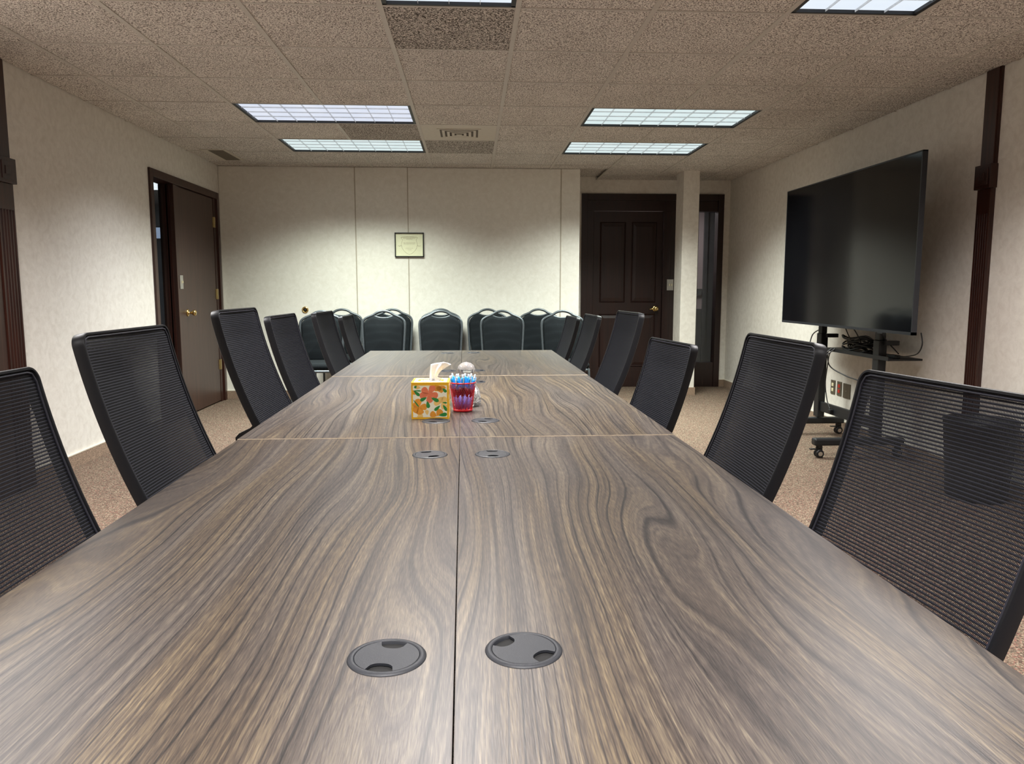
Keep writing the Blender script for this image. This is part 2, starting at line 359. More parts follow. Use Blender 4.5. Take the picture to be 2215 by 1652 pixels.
def copy_tree(o, parent=None):
    c = o.copy(); C.objects.link(c)
    if parent is not None: c.parent = parent
    for ch in list(o.children): copy_tree(ch, c)
    return c
def catmull(pts, n=6, closed=False):
    P = [Vector(p) for p in pts]; L = len(P); out = []
    for i in range(L if closed else L-1):
        p0 = P[(i-1) % L] if closed or i > 0 else P[0]; p1 = P[i]; p2 = P[(i+1) % L]; p3 = P[(i+2) % L] if closed or i < L-2 else P[-1]
        for k in range(n):
            t = k/n; out.append(.5*((2*p1)+(-p0+p2)*t+(2*p0-5*p1+4*p2-p3)*t*t+(-p0+3*p1-3*p2+p3)*t**3))
    if not closed: out.append(P[-1])
    return out

# ------------------------------------------------------------------ the room
XL, XR, YB, YF, YA = -2.56, 2.98, 8.07, -3.4, 8.82
XW = 1.134; XC0, XC1 = 2.238, 2.411
struct(box('floor', 'carpet', -5.6, 5.0, YF-.1, 12.2, -.1, 0))
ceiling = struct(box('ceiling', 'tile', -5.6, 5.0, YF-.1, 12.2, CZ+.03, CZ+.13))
# ceiling tiles and tees (children of the ceiling)
occ = set()
for (i0, i1, j0, j1, _) in FIX:
    for i in range(i0, i1):
        for j in range(j0, j1): occ.add((i, j))
occ.add((0, 4))
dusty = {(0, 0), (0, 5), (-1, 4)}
meshcache = {}
for i in range(-4, 6):
    for j in range(-8, 9):
        if (i, j) in occ: continue
        a, b = max(gx(i), XL), min(gx(i+1), XR); c, d = gy(j), min(gy(j+1), YA)
        if b-a < .03 or d-c < .03: continue
        if i < 3 and j >= 7: d = min(d, YA if a > XW-.05 else YB)
        if a < XW < b and j >= 8: continue
        if a < XW and j >= 8: continue
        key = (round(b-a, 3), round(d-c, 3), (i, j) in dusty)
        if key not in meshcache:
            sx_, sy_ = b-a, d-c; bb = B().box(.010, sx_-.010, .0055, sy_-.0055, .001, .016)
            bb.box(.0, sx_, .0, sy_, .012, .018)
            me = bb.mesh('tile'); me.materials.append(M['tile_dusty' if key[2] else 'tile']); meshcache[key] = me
        o = bpy.data.objects.new('tile', meshcache[key]); C.objects.link(o); o.parent = ceiling
        o.location = (a, c, CZ+random.uniform(-.001, .0015))
        o.rotation_euler = (random.uniform(-.0012, .0012), random.uniform(-.0012, .0012), 0)
for i in range(-3, 6):
    x = gx(i); cuts = sorted((gy(j0), gy(j1)) for (i0, i1, j0, j1, _) in FIX if i0 < i < i1)
    ys_ = [gy(-8)]
    for c0, c1 in cuts: ys_ += [c0+.012, c1-.012]
    ys_.append(YA if x > XW else YB)
    for q in range(0, len(ys_), 2): box('main_tee', 'tee', x-.012, x+.012, ys_[q], ys_[q+1], CZ-.003, CZ+.004, ceiling)
crossm = B().box(0, T-.024, -.0075, .0075, 0, .006).mesh('cross_tee'); crossm.materials.append(M['tee'])
for j in range(-8, 9):
    for i in range(-4, 6):
        if (i, j) in occ and (i, j-1) in occ: continue
        x0 = max(gx(i)+.012, XL); x1 = min(gx(i+1)-.012, XR)
        if gy(j) > YB and x1 < XW+.3: continue
        if x1-x0 > T-.03:
            o = bpy.data.objects.new('cross_tee', crossm); C.objects.link(o); o.parent = ceiling; o.location = (x0, gy(j), CZ-.002)
        else: box('cross_tee', 'tee', x0, x1, gy(j)-.0075, gy(j)+.0075, CZ-.002, CZ+.004, ceiling)
# walls
wl = B(); wl.box(XL-.12, XL, YF, 6.35, 0, CZ+.05); wl.box(XL-.12, XL, 6.35, 8.01, 2.10, CZ+.05); wl.box(XL-.12, XL, 8.01, YB+.1, 0, CZ+.05)
struct(wl.build('wall_left', 'wall'))
struct(box('wall_right', 'wall', XR, XR+.12, YF, YA+.1, 0, CZ+.05))
struct(box('wall_front', 'wall', XL-.12, XR+.12, YF-.1, YF, 0, CZ+.05))
wb = struct(box('wall_back', 'panelwall', XL, XW-.01, YB+.018, YB+.11, 0, CZ+.05))
xs = [XL, -1.188, -.650, .936, XW]
for a, b in zip(xs[:-1], xs[1:]):
    box('panel', 'panelwall', a+.002, b-(.002 if b < XW else 0), YB, YB+.018, .085, CZ, wb, .0025)
for x in (-.650, .936, -1.188):
    box('joint_strip', 'joint', x-.005, x+.005, YB-.004, YB+.004, .085, CZ, wb)
struct(box('wall_alcove_side', 'wall', XW-.1, XW, YB+.02, YA, 0, CZ+.05))
wa = B(); wa.box(XW-.1, 1.26, YA, YA+.12, 0, CZ+.05); wa.box(1.26, 2.907, YA, YA+.12, 2.222, CZ+.05); wa.box(2.907, XR+.12, YA, YA+.12, 0, CZ+.05)
struct(wa.build('wall_alcove_back', 'wall'))
struct(B().box(XC0, XC1, 8.118, 8.40, 0, CZ+.03, .004).build('column', 'wall'))
# baseboards: carpet cove with a cream cap
def baseb(name, x0, x1, y0, y1, side):
    b = struct(box(name, 'cove', x0, x1, y0, y1, 0, .082))
    if side == 'x-': box('cap_strip', 'cap', x0-.0015, x1, y0, y1, .082, .089, b)
    elif side == 'x+': box('cap_strip', 'cap', x0, x1+.0015, y0, y1, .082, .089, b)
    else: box('cap_strip', 'cap', x0, x1, y0-.0015, y1, .082, .089, b)
baseb('baseboard_left', XL, XL+.012, YF, 6.35, 'x+'); baseb('baseboard_right', XR-.012, XR, YF, YA, 'x-')
baseb('baseboard_back', XL, XW, YB-.012, YB, 'y'); baseb('baseboard_alcove', 2.907, XR-.012, YA-.012, YA, 'y')
cb = struct(B().box(XC0-.01, XC1+.01, 8.108, 8.41, 0, .083).build('baseboard_column', 'cove'))

# ---- fluted pilasters (trim)
def pilaster(name, sign, ynear, yfar, extra=False):
    """wall plane at XL (sign=+1, faces +x) or XR (sign=-1)"""
    t = sthing(name); X = XL if sign > 0 else XR
    def bx(nm, d0, d1, a, b, z0, z1, bev=.0): 
        x0, x1 = sorted((X+sign*d0, X+sign*d1)); box(nm, 'darkwood', x0, x1, a, b, z0, z1, t, bev)
    bx('backing', 0, .018, ynear, yfar, 0, CZ)
    # fluted face as one profile in plan
    n = 5; w_ = (yfar-ynear-.016)/n; pts = [(X, ynear+.001)]
    pts.append((X+sign*.030, ynear+.001)); y = ynear+.010
    for k in range(n):
        c = y+w_*(k+.5); r = w_*.36
        pts.append((X+sign*.030, c-r))
        for q in range(1, 6):
            a = pi*q/6; pts.append((X+sign*(.030-.010*sin(a)), c-r*cos(a)))
        pts.append((X+sign*.030, c+r))
    pts += [(X+sign*.030, yfar-.001), (X, yfar-.001)]
    B().prism(pts, .16, 1.57, 'z').build('fluted_face', 'darkwood', t)
    bx('plinth', 0, .036, ynear-.004, yfar+.004, 0, .16, .003)
    bx('neck', 0, .030, ynear+.001, yfar-.001, 1.57, 1.71)
    bk = None
    x0, x1 = sorted((X, X+sign*.046)); bk = box('corner_block', 'darkwood', x0, x1, ynear-.010, yfar+.014, 1.712, 1.848, t, .003)
    yc = (ynear+yfar)/2
    for s_, d in ((.048, .050), (.034, .046), (.022, .054)):
        x0, x1 = sorted((X+sign*.04, X+sign*d)); box('rosette_step', 'darkwood', x0, x1, yc-s_, yc+s_, 1.78-s_, 1.78+s_, bk, .002)
    bx('upper_board', 0, .026, ynear+.004, yfar-.002, 1.848, CZ-.003, .002)
    return t
pilaster('trim_1', -1, 4.285, 4.40); tl_ = pilaster('trim_2', 1, 4.31, 4.46)
box('side_board', 'doorwood', XL, XL+.022, 4.0, 4.305, 0, CZ-.003, tl_, .002)

# ---- left door with sidelight
d1 = sthing('door_1')
for nm, y0, y1, z0, z1 in (('casing', 6.35, 6.41, 0, 2.10), ('casing', 7.95, 8.01, 0, 2.10), ('casing', 6.35, 8.01, 2.035, 2.10)):
    if z0 > 1: box(nm, 'darkwood', XL-.125, XL+.018, 6.41, 7.95, z0, z1, d1, .003)
    else: box(nm, 'darkwood', XL-.125, XL+.018, y0, y1, z0, z1, d1, .003)
box('mullion', 'doorwood', XL-.125, XL+.004, 6.85, 6.975, 0, 2.035, d1, .003)
for k, yy in enumerate((6.868, 6.885)):
    box('moulding', 'darkwood', XL-.06-.02*k, XL-.03-.02*k, 6.842, 6.852, .12, 2.03, d1)
box('sill_panel', 'darkwood', XL-.125, XL+.0, 6.41, 6.85, 0, .12, d1)
box('glass_pane', 'pane', XL-.108, XL-.103, 6.41, 6.85, .12, 2.035, d1)
box('hinge_jamb', 'darkwood', XL-.10, XL+.002, 7.872, 7.95, 0, 2.035, d1)
leaf = box('leaf', 'doorwood', XL-.045, XL-.002, 6.98, 7.868, .012, 2.03, d1, .002)
box('backing_stop', 'darkwood', XL-.118, XL-.05, 6.975, 7.88, 0, 2.035, d1)
for z in (1.80, 1.09, .38):
    hg = B().box(XL-.004, XL+.004, 7.845, 7.925, z-.05, z+.05, .001); hg.lathe([(.0065, z-.052), (.0065, z+.052)], (XL+.006, 7.872, 0), 10)
    hg.build('hinge', 'hinge', d1)
def knobset(parent, x, y, z, axis, sgn, lever=False):
    b = B(); P = [(.0, 0), (.033, 0), (.033, .006), (.026, .010), (.012, .014), (.011, .036), (.018, .044), (.026, .054), (.028, .064), (.024, .072), (.012, .077), (.0, .078)]
    b.lathe([(r, sgn*q) for r, q in P], (x, y, z), 24, axis)
    return b.build('knob', 'brass', parent, smooth=True)
knobset(leaf, XL-.002, 7.06, .927, 'x', 1)
sw = box('switch_plate', 'plate', XL+.004, XL+.009, 6.895, 6.965, 1.14, 1.26, d1, .002)
box('switch_toggle', 'ivory', XL+.008, XL+.020, 6.925, 6.935, 1.19, 1.212, sw)

# ---- alcove door with sidelight
d2 = sthing('door_2'); Y0 = YA
def fb(nm, x0, x1, z0, z1, d=.02, m='panelwood', par=None, bev=.002, dep=.10): return box(nm, m, x0, x1, Y0-d, Y0+dep, z0, z1, par or d2, bev)
fb('casing', 1.26, 1.33, 0, 2.222); fb('casing', 2.84, 2.907, 0, 2.222); fb('casing', 1.33, 2.84, 2.15, 2.222)
fb('header_panel', 1.33, 2.84, 2.03, 2.15, .004); fb('jamb', 1.33, 1.40, 0, 2.03, .008)
fb('jamb', 2.212, 2.30, 0, 2.03, .010); fb('side_panel', 2.30, 2.59, 0, 2.03, .004); fb('jamb', 2.59, 2.62, .28, 2.03, .012); fb('bottom_panel', 2.59, 2.84, 0, .285, .006)
box('glass_pane', 'pane', 2.62, 2.84, Y0+.045, Y0+.05, .285, 2.03, d2)
lf = fb('leaf', 1.403, 2.209, .01, 2.026, -.012, dep=.045)
for (a, b, c, d) in ((1.49, 1.765, 1.00, 1.895), (1.855, 2.125, 1.00, 1.895), (1.49, 1.765, .25, .85), (1.855, 2.125, .25, .85)):
    # sticking frame plus raised field
    q = B(); yy = Y0+.012
    def ringf(x0, x1, z0, z1, w_, y0, y1):
        o_ = [(x0, z0), (x1, z0), (x1, z1), (x0, z1)]; i_ = [(x0+w_, z0+w_), (x1-w_, z0+w_), (x1-w_, z1-w_), (x0+w_, z1-w_)]
        k = len(q.v); q.v += [(x, y0, z) for x, z in o_]+[(x, y1, z) for x, z in i_]
        q.f += [(k+e, k+(e+1) % 4, k+4+(e+1) % 4, k+4+e) for e in range(4)]
    ringf(a-.012, b+.012, c-.012, d+.012, .010, yy, yy-.009); ringf(a-.002, b+.002, c-.002, d+.002, .012, yy-.009, yy+.004)
    ringf(a+.012, b-.012, c+.012, d-.012, .03, yy-.001, yy-.008)
    k = len(q.v); q.v += [(a+.042, yy-.008, c+.042), (b-.042, yy-.008, c+.042), (b-.042, yy-.008, d-.042), (a+.042, yy-.008, d-.042)]; q.f.append((k, k+1, k+2, k+3))
    q.build('panel', 'panelwood', lf)
kn = knobset(lf, 2.135, Y0+.012, .918, 'y', -1)
lev = B().tube([(2.135, Y0-.045, .918), (2.10, Y0-.05, .918), (2.06, Y0-.047, .912)], .009, 10, rf=lambda t: .011-.003*t).build('lever', 'brass', kn, smooth=True)
sp = box('switch_plate', 'plate', 2.262, 2.338, Y0-.018, Y0-.010, 1.13, 1.256, d2, .002)
box('switch_toggle', 'ivory', 2.284, 2.293, Y0-.03, Y0-.017, 1.18, 1.205, sp); box('switch_toggle', 'ivory', 2.31, 2.319, Y0-.03, Y0-.017, 1.18, 1.205, sp)

# ---- rooms behind the two glass panes
struct(B().box(-5.5, XL-.12, 12.0, 12.1, 0, CZ+.05).box(-5.5, -5.4, 5.0, 12.0, 0, CZ+.05).box(-5.5, XL-.12, 5.0, 5.1, 0, CZ+.05).box(XL-.12, XL-.02, YB+.1, 12.0, 0, CZ+.05).build('wall_hall', 'hallwall'))
struct(box('wall_hall_wainscot', 'halldark', -5.39, XL-.13, 11.95, 12.0, 0, 2.02))
hf = thing('ceiling_light', 'white ceiling light seen in the hall through the left door glass', 'ceiling light', (-3.72, 9.35, CZ))
box('frame', 'tee', -.30, .30, -.62, .62, -.006, .0, hf); box('diffuser', 'lens_hall', -.28, .28, -.60, .60, -.009, -.006, hf)
hlo.location = (-3.72, 9.35, CZ-.02)
bw = thing('wall_window', 'small bluish lit window far down the hall behind the left door glass', 'window', (-4.68, 11.93, 1.98))
box('frame', 'halldark', -.07, .07, -.01, .02, -.10, .10, bw); box('pane', 'blue_win', -.05, .05, -.016, -.01, -.08, .08, bw)
struct(B().box(1.3, 4.9, 11.0, 11.1, 0, CZ+.05).box(4.8, 4.9, YA+.12, 11.0, 0, CZ+.05).box(1.2, 1.3, YA+.12, 11.1, 0, CZ+.05).build('wall_office', 'officewall'))
d3 = sthing('door_3'); box('casing', 'halldark', 3.345, 3.40, 10.96, 11.0, 0, CZ, d3); box('leaf', 'halldark', 3.40, 3.50, 10.98, 11.0, 0, CZ, d3); box('casing', 'halldark', 3.50, 3.53, 10.95, 11.0, 0, CZ, d3); box('side_panel', 'halldark', 3.53, 4.6, 10.97, 11.0, 0, CZ, d3)
struct(box('trim_3', 'halldark', 1.3, 3.34, 10.97, 11.0, 1.06, 1.15)); struct(box('trim_4', 'halldark', 1.3, 3.34, 10.975, 11.0, 0.0, .86))

# ------------------------------------------------------------------ ceiling fixtures
FL = ['grid light nearer of the two left of the air vent, bluish white', 'grid light nearer of the two on the right half, pale green white',
      'grid light farther of the two left of the air vent, close to back wall', 'grid light farther of the two on the right half, close to back wall',
      'ceiling light cut by the top edge of the photo, above the table centre', 'ceiling light cut by the top edge of the photo, at its right',
      'recessed ceiling light outside the view on the left', 'recessed ceiling light behind the camera above the table', 'recessed ceiling light behind the camera on the right', 'recessed ceiling light behind the camera on the left']
LM = ['lens_cool', 'lens_green', 'lens_green', 'lens_green'] + ['lens_near']*6
for k, (i0, i1, j0, j1, col) in enumerate(FIX):
    sx_, sy_ = (i1-i0)*T, (j1-j0)*T
    t = thing('ceiling_light', 'recessed '+FL[k].replace('recessed ', ''), 'ceiling light', (gx(i0)+sx_/2, gy(j0)+sy_/2, CZ), 0, 'recessed louvered ceiling lights')
    hx, hy = sx_/2-.012, sy_/2-.012; e = .020
    f = B(); 
    for a in ((-hx, hx, -hy, -hy+.012), (-hx, hx, hy-.012, hy), (-hx, -hx+e, -hy, hy), (hx-e, hx, -hy, hy)): f.box(a[0], a[1], a[2], a[3], -.001, .024)
    f.build('frame', 'fixblack', t)
    box('diffuser', LM[k], -hx+e, hx-e, -hy+.012, hy-.012, .014, .020, t)
    nx, ny = (8, 4) if sx_ > sy_ else (4, 8)
    for q in range(1, nx): box('blade', 'blade', -hx+e+(2*hx-2*e)*q/nx-.0009, -hx+e+(2*hx-2*e)*q/nx+.0009, -hy+.012, hy-.012, .003, .014, t)
    for q in range(1, ny): box('blade', 'blade', -hx+e, hx-e, -hy+.012+(2*hy-.024)*q/ny-.0006, -hy+.012+(2*hy-.024)*q/ny+.0006, .006, .014, t)
# air diffuser
t = thing('air_diffuser', 'square cream ceiling air diffuser between the two rows of lights', 'vent', (gx(0)+T/2, gy(4)+T/2, CZ))
box('plate', 'diffplate', -T/2+.012, T/2-.012, -T/2+.012, T/2-.012, -.001, .006, t)
box('duct_opening', 'diffdark', -.16, .16, -.16, .16, -.003, -.001, t)
for k, h in enumerate((.172, .134, .096, .058)):
    q = B(); z1 = -.005-.0025*k; w_ = .021
    for a in ((-h, h, -h, -h+w_), (-h, h, h-w_, h), (-h, -h+w_, -h+w_, h-w_), (h-w_, h, -h+w_, h-w_)): q.box(a[0], a[1], a[2], a[3], z1, z1+.003)
    q.build('vane', 'diffplate', t)
box('centre_vane', 'diffplate', -.022, .022, -.022, .022, -.016, -.012, t)
t = thing('ceiling_grille', 'narrow brown return grille in the ceiling above the left door', 'vent', (-2.285, 7.42, CZ))
box('frame', 'diffplate', -.13, .10, -.29, .29, -.004, .004, t); box('opening', 'ventbrown', -.065, .070, -.26, .26, -.006, -.004, t)

# ------------------------------------------------------------------ desks
TA = .0108
def TW(x, y, z=0): return Vector((x*cos(TA)-y*sin(TA), x*sin(TA)+y*cos(TA), z))
ZT = .7246; TH = .028
YS = [.586, 2.110, 3.634, 5.158]; XT = {'L': (-.6226, -.0139), 'R': (-.0104, .5967)}
GR = {('L', 0): [(-.0885, .822, 80), (-.086, 1.883, 112)], ('R', 0): [(.0665, .830, 139), (.071, 1.882, 90)],
      ('L', 1): [(-.088, 2.367, 71), (-.085, 3.386, 20)], ('R', 1): [(.067, 2.367, 68), (.052, 3.384, 10)],
      ('L', 2): [(-.082, 3.840, 30), (-.104, 4.93, 10)], ('R', 2): [(.064, 3.850, 0), (.066, 4.955, 0)]}
def grommet_meshes():
    ring = B().lathe([(.0365, -.012), (.0365, .0016), (.0375, .0026), (.0405, .0026), (.0435, .0014), (.0445, .0000), (.0445, -.001), (.040, -.001), (.040, -.012)], n=48)
    ring.f = [f for f in ring.f if len(f) == 4]
    n = len(ring.v)//9; ring.f += [(8*n+j, 8*n+(j+1) % n, (j+1) % n, j) for j in range(n)]
    # cap: disc with two rounded notches
    pts = []
    R_, a0 = .0362, radians(25)
    for side in (0, 1):
        base = side*pi
        for q in range(15):
            a = base+a0+(pi-2*a0)*q/14; pts.append((R_*cos(a), R_*sin(a)))
        # notch centred at angle base+pi
        cx_, cy_ = R_*.985*cos(base+pi), R_*.985*sin(base+pi); A = base+pi
        for q in range(1, 12):
            u = -1+2*q/12; ly = R_*sin(a0)*u; lx = -.0150*math.sqrt(max(0, 1-abs(u)**2.6))
            x = R_*cos(a0)+lx; pts.append((x*cos(A)-(-ly)*sin(-A)*0-(ly)*sin(A), x*sin(A)+ly*cos(A)))
    cap = B().prism(pts, -.001, .0019, 'z')
    return ring.mesh('grommet'), cap.mesh('cap')
gm, cm = grommet_meshes()
for me, m in ((gm, 'grom'), (cm, 'grom')): me.materials.append(M[m])
for p in gm.polygons: p.use_smooth = True
gm.set_sharp_from_angle(angle=radians(50))
wellm = B().lathe([(.0362, -.002), (.0362, -.10), (0, -.10)], n=24).mesh('well'); wellm.materials.append(M['hole'])
ROWN = ['nearest', 'middle', 'farthest']
for side in 'LR':
    for r in range(3):
        x0, x1 = XT[side]; y0, y1 = YS[r]+.0012, YS[r+1]-.0012
        if side == 'R': y0 -= .002*(r > 0); y1 -= .002
        else: y0 += 0
        cxm, cym = (x0+x1)/2, (y0+y1)/2
        base = TW(cxm, cym)
        ZR = ZT+.0018*r
        t = thing('desk', f"walnut laminate table unit, {ROWN[r]} one in the {'left' if side=='L' else 'right'} row of three", 'table', (base.x, base.y, 0), TA, 'walnut table units pushed together')
        hx, hy = (x1-x0)/2, (y1-y0)/2
        bm = bmesh.new(); edges = []
        def loop(ps):
            vs = [bm.verts.new((a, b, 0)) for a, b in ps]
            for q in range(len(vs)): edges.append(bm.edges.new((vs[q], vs[(q+1) % len(vs)])))
        loop([(-hx, -hy), (hx, -hy), (hx, hy), (-hx, hy)])
        gl_ = [(gx_-cxm, gy_-cym, a) for gx_, gy_, a in GR[(side, r)]]
        for (a, b, _) in gl_: loop([(a+.0385*cos(2*pi*q/28), b+.0385*sin(2*pi*q/28)) for q in range(28)])
        bmesh.ops.triangle_fill(bm, use_beauty=True, edges=edges)
        ext = bmesh.ops.extrude_face_region(bm, geom=bm.faces[:])
        for v in [g for g in ext['geom'] if isinstance(g, bmesh.types.BMVert)]: v.co.z = -TH+.0015
        bmesh.ops.recalc_face_normals(bm, faces=bm.faces[:])
        me = bpy.data.meshes.new('tabletop'); bm.to_mesh(me); bm.free()
        o = newobj('tabletop', me, 'walnut', t, (0, 0, ZR)); o.color = (random.random(), random.random(), random.random(), 1)
        # edge band just under the top face; pale colour holds a painted highlight
        e = .0009
        for nm_, mt_, aa in (('edge_band', 'edge', ((-hx-e, hx+e, -hy-e, -hy), (-hx-e, hx+e, hy, hy+e))), ('side_edge_band', 'edgedark', ((-hx-e, -hx, -hy, hy), (hx, hx+e, -hy, hy)))):
            for a in aa: B().box(a[0], a[1], a[2], a[3], -TH, -.0003).build(nm_, mt_, t, (0, 0, ZR))
        for (a, b, ang) in gl_:
            g = bpy.data.objects.new('grommet', gm); C.objects.link(g); g.parent = t; g.location = (a, b, ZR)
            g.rotation_euler = (0, 0, radians(ang))
            c_ = bpy.data.objects.new('cap', cm); C.objects.link(c_); c_.parent = g
            w_ = bpy.data.objects.new('well', wellm); C.objects.link(w_); w_.parent = g
        s_ = 1 if side == 'R' else -1
        for yy in (-hy+.12, hy-.12):
            lg = B(); xin = -s_*(hx-.045)
            lg.box(xin-.02, xin+.02, yy-.03, yy+.03, .02, ZT-TH, .004); lg.box(xin-.03, xin+.03, yy-.06, yy+.06, .0, .02, .004)
            lg.box(min(xin, xin+.4*s_), max(xin, xin+.4*s_), yy-.02, yy+.02, ZT-TH-.03, ZT-TH, .002)
            lg.build('leg', 'blackmetal', t)
        box('modesty_panel', 'walnut', -s_*(hx-.045)-.009, -s_*(hx-.045)+.009, -hy+.15, hy-.15, .36, ZT-TH, t)

# ------------------------------------------------------------------ mesh conference chairs
CW = .46
def backcurve(s):
    """s down along the back -> (X,Z,nx,nz) in the chair frame; nx,nz outward normal"""
    n = 60; X, Z = .42, 1.02; th = 0; ds = s/n
    for k in range(n):
        q = (k+.5)*ds
        if q < .40: th = radians(11+14.0*q/.40)
        else: th = radians(25-32*(q-.40)/.2)
        X -= sin(th)*ds; Z -= cos(th)*ds
    q = s
    th = radians(11+14.0*q/.40) if q < .40 else radians(25-32*(q-.40)/.2)
    return X, Z, cos(th), -sin(th)
BC = [backcurve(k*.01) for k in range(63)]
def bmap(w_, s, d):
    f = max(0, min(s, .61))/.01; i = int(f); t = f-i; a = BC[i]; b = BC[i+1]
    X, Z, nx, nz = [a[q]*(1-t)+b[q]*t for q in range(4)]
    if s < 0: Z -= s*cos(radians(11)); X += -s*sin(radians(11))
    return Vector((X+nx*d, w_, Z+nz*d))
SB = .585
def frame_mesh():
    # loop path in (w,s): left bottom -> up -> rounded corners -> right bottom
    hw = CW/2; r = .028; path = []
    for k in range(31): path.append((-hw, SB-(SB-r)*k/30, -1, 0))
    for k in range(1, 8):
        a = pi/2*k/8; path.append((-hw+r-r*cos(a), r-r*sin(a), -cos(a), -sin(a)))
    for k in range(13): path.append((-hw+r+(CW-2*r)*k/12, 0, 0, -1))
    for k in range(1, 8):
        a = pi/2*k/8; path.append((hw-r+r*sin(a), r-r*cos(a), sin(a), -cos(a)))
    for k in range(31): path.append((hw, r+(SB-r)*k/30, 1, 0))
    b = B(); k0 = 0; th = .009
    # section (inset, depth): thin lip at the front, deep outer wall with rounded rear
    sec = [(0, .002), (.0015, -.001), (.0055, -.001), (.0068, .002), (.0068, .010), (.010, .013), (.012, .022), (.010, .026), (.005, .028), (.001, .026), (0, .021)]
    m = len(sec)
    for (w_, s, nw, ns) in path:
        # depth tapers at the very top so that the bar stays slim
        for ins, d in sec:
            b.v.append(tuple(bmap(w_-nw*ins, s-ns*ins, d)))
    for i in range(len(path)-1):
        b.f += [(i*m+j, i*m+(j+1) % m, (i+1)*m+(j+1) % m, (i+1)*m+j) for j in range(m)]
    b.f += [tuple(range(m)), tuple((len(path)-1)*m+j for j in reversed(range(m)))]
    me = b.mesh('back_frame')
    for p in me.polygons: p.use_smooth = True
    me.set_sharp_from_angle(angle=radians(38)); return me
def panel_mesh():
    hw = CW/2-.0075; b = B(); r = .03
    for lay in range(5):
        off = .00017*lay
        def fn(u, v):
            s = .007+v*(SB-.02); wl_ = hw
            if s < r: wl_ = hw-(r-.004)+math.sqrt(max(0, (r-.004)**2-(r-s)**2))*1.0 if r-s < r-.004 else hw-(r-.004)
            x = (2*u-1)
            bow = .004+.017*(1-x*x)*min(1, s/.10)
            return bmap(x*wl_, s, bow+off)
        b.grid(fn, 22, 44, lambda u, v: ((2*u-1)*hw, v*(SB-.02)))
    me = b.mesh('mesh_panel')
    for p in me.polygons: p.use_smooth = True
    return me
def piping_mesh():
    hw = CW/2-.0105; b = B(); P = []
    for k in range(29): P.append((-hw, SB-(SB-.03)*k/28))
    P += [(-hw+.008, .014), (-hw+.022, .0105)]; P += [(-hw+.022+(2*hw-.044)*k/8, .0105) for k in range(1, 9)]; P += [(hw-.008, .014)]
    for k in range(29): P.append((hw, .03+(SB-.03)*k/28))
    b.tube([bmap(w_, s, .003) for w_, s in P], .0022, 5); me = b.mesh('piping')
    for p in me.polygons: p.use_smooth = True
    return me
def make_chair(name):
    t = bpy.data.objects.new(name, None); C.objects.link(t)
    def add(nm, me, mat, par=t):
        if not me.materials: me.materials.append(M[mat])
        o = bpy.data.objects.new(nm, me); C.objects.link(o); o.parent = par; return o
    fr = add('back_frame', frame_mesh(), 'plastic'); pn = add('mesh_panel', panel_mesh(), 'mesh'); add('piping', piping_mesh(), 'piping', pn)
    # lower back support that wraps outwards and under the seat
    b = B(); hw = CW/2
    a = bmap(0, .405, .022); c = bmap(0, .50, .022)
    prof = [(a.x, a.z), (a.x+.012, a.z-.012), (a.x+.050, a.z-.030), (a.x+.062, a.z-.044), (a.x+.060, a.z-.085), (a.x+.03, a.z-.10), (c.x-.01, a.z-.115), (c.x-.02, c.z), (c.x-.012, c.z+.02)]
    for (w0, w1) in ((-hw+.001, -hw+.03), (hw-.03, hw-.001)): b.prism(prof, w0, w1, 'y')
    b.box(a.x+.030, a.x+.060, -hw+.02, hw-.02, a.z-.088, a.z-.05, .006); b.box(-.03, a.x+.05, -.04, .04, .405, .43, .006)
    b.box(a.x+.03, a.x+.055, -.04, .04, .41, a.z-.06, .006)
    o = b.build('back_support', 'plastic', t)
    s_ = B().box(-.24, .235, -.245, .245, .435, .485, .022).build('seat', 'seatfab', t, smooth=True)
    B().box(-.2, .2, -.2, .2, .415, .437, .008).build('seat_pan', 'plastic', t)
    lf = B().lathe([(.0, .13), (.026, .13), (.026, .30), (.016, .30), (.016, .40), (.05, .405), (.05, .415), (0, .415)], n=16).build('gas_lift', 'blackmetal', t)
    bs = bpy.data.objects.new('star_base', None); C.objects.link(bs); bs.parent = t
    am = None
    for k in range(5):
        A = 2*pi*k/5+.3; bb = B()
        bb.tube([(0, 0, .125), (.12*cos(A), .12*sin(A), .115), (.265*cos(A), .265*sin(A), .082)], .022, 8, rf=lambda t_: .027-.012*t_)
        bb.build('arm', 'plastic', bs, smooth=True)
        w_ = B(); cx_, cy_ = .265*cos(A), .265*sin(A)
        for s2 in (-1, 1):
            q = B().lathe([(0, s2*.006), (.026, s2*.006), (.028, s2*.010), (.028, s2*.020), (.024, s2*.024), (0, s2*.024)], (cx_, cy_, .028), 16, 'y')
            k_ = len(w_.v); w_.v += q.v; w_.f += [tuple(k_+i for i in f_) for f_ in q.f]
        w_.box(cx_-.008, cx_+.008, cy_-.005, cy_+.005, .02, .08); w_.build('caster', 'blackmetal', bs)
    return t
proto = make_chair('conference_chair')
CH = [('L', -.812, 1.232, .995, 0.2, 16.8), ('L', -.845, 1.933, 1.041, .8, 0), ('L', -.854, 2.855, 1.067, .6, 0), ('L', -.837, 3.449, 1.027, .6, 0), ('L', -.841, 4.426, 1.012, 1.5, 0), ('L', -.815, 5.079, .969, .1, 0),
      ('R', .768, 1.18, .988, -7.3, 0), ('R', .782, 1.909, 1.016, .3, 0), ('R', .75, 2.858, .946, -5.5, 0), ('R', .784, 3.807, 1.028, -2.6, 0), ('R', .767, 4.889, .978, -1.9, 0), ('R', .744, 5.672, .94, -2.7, 0)]
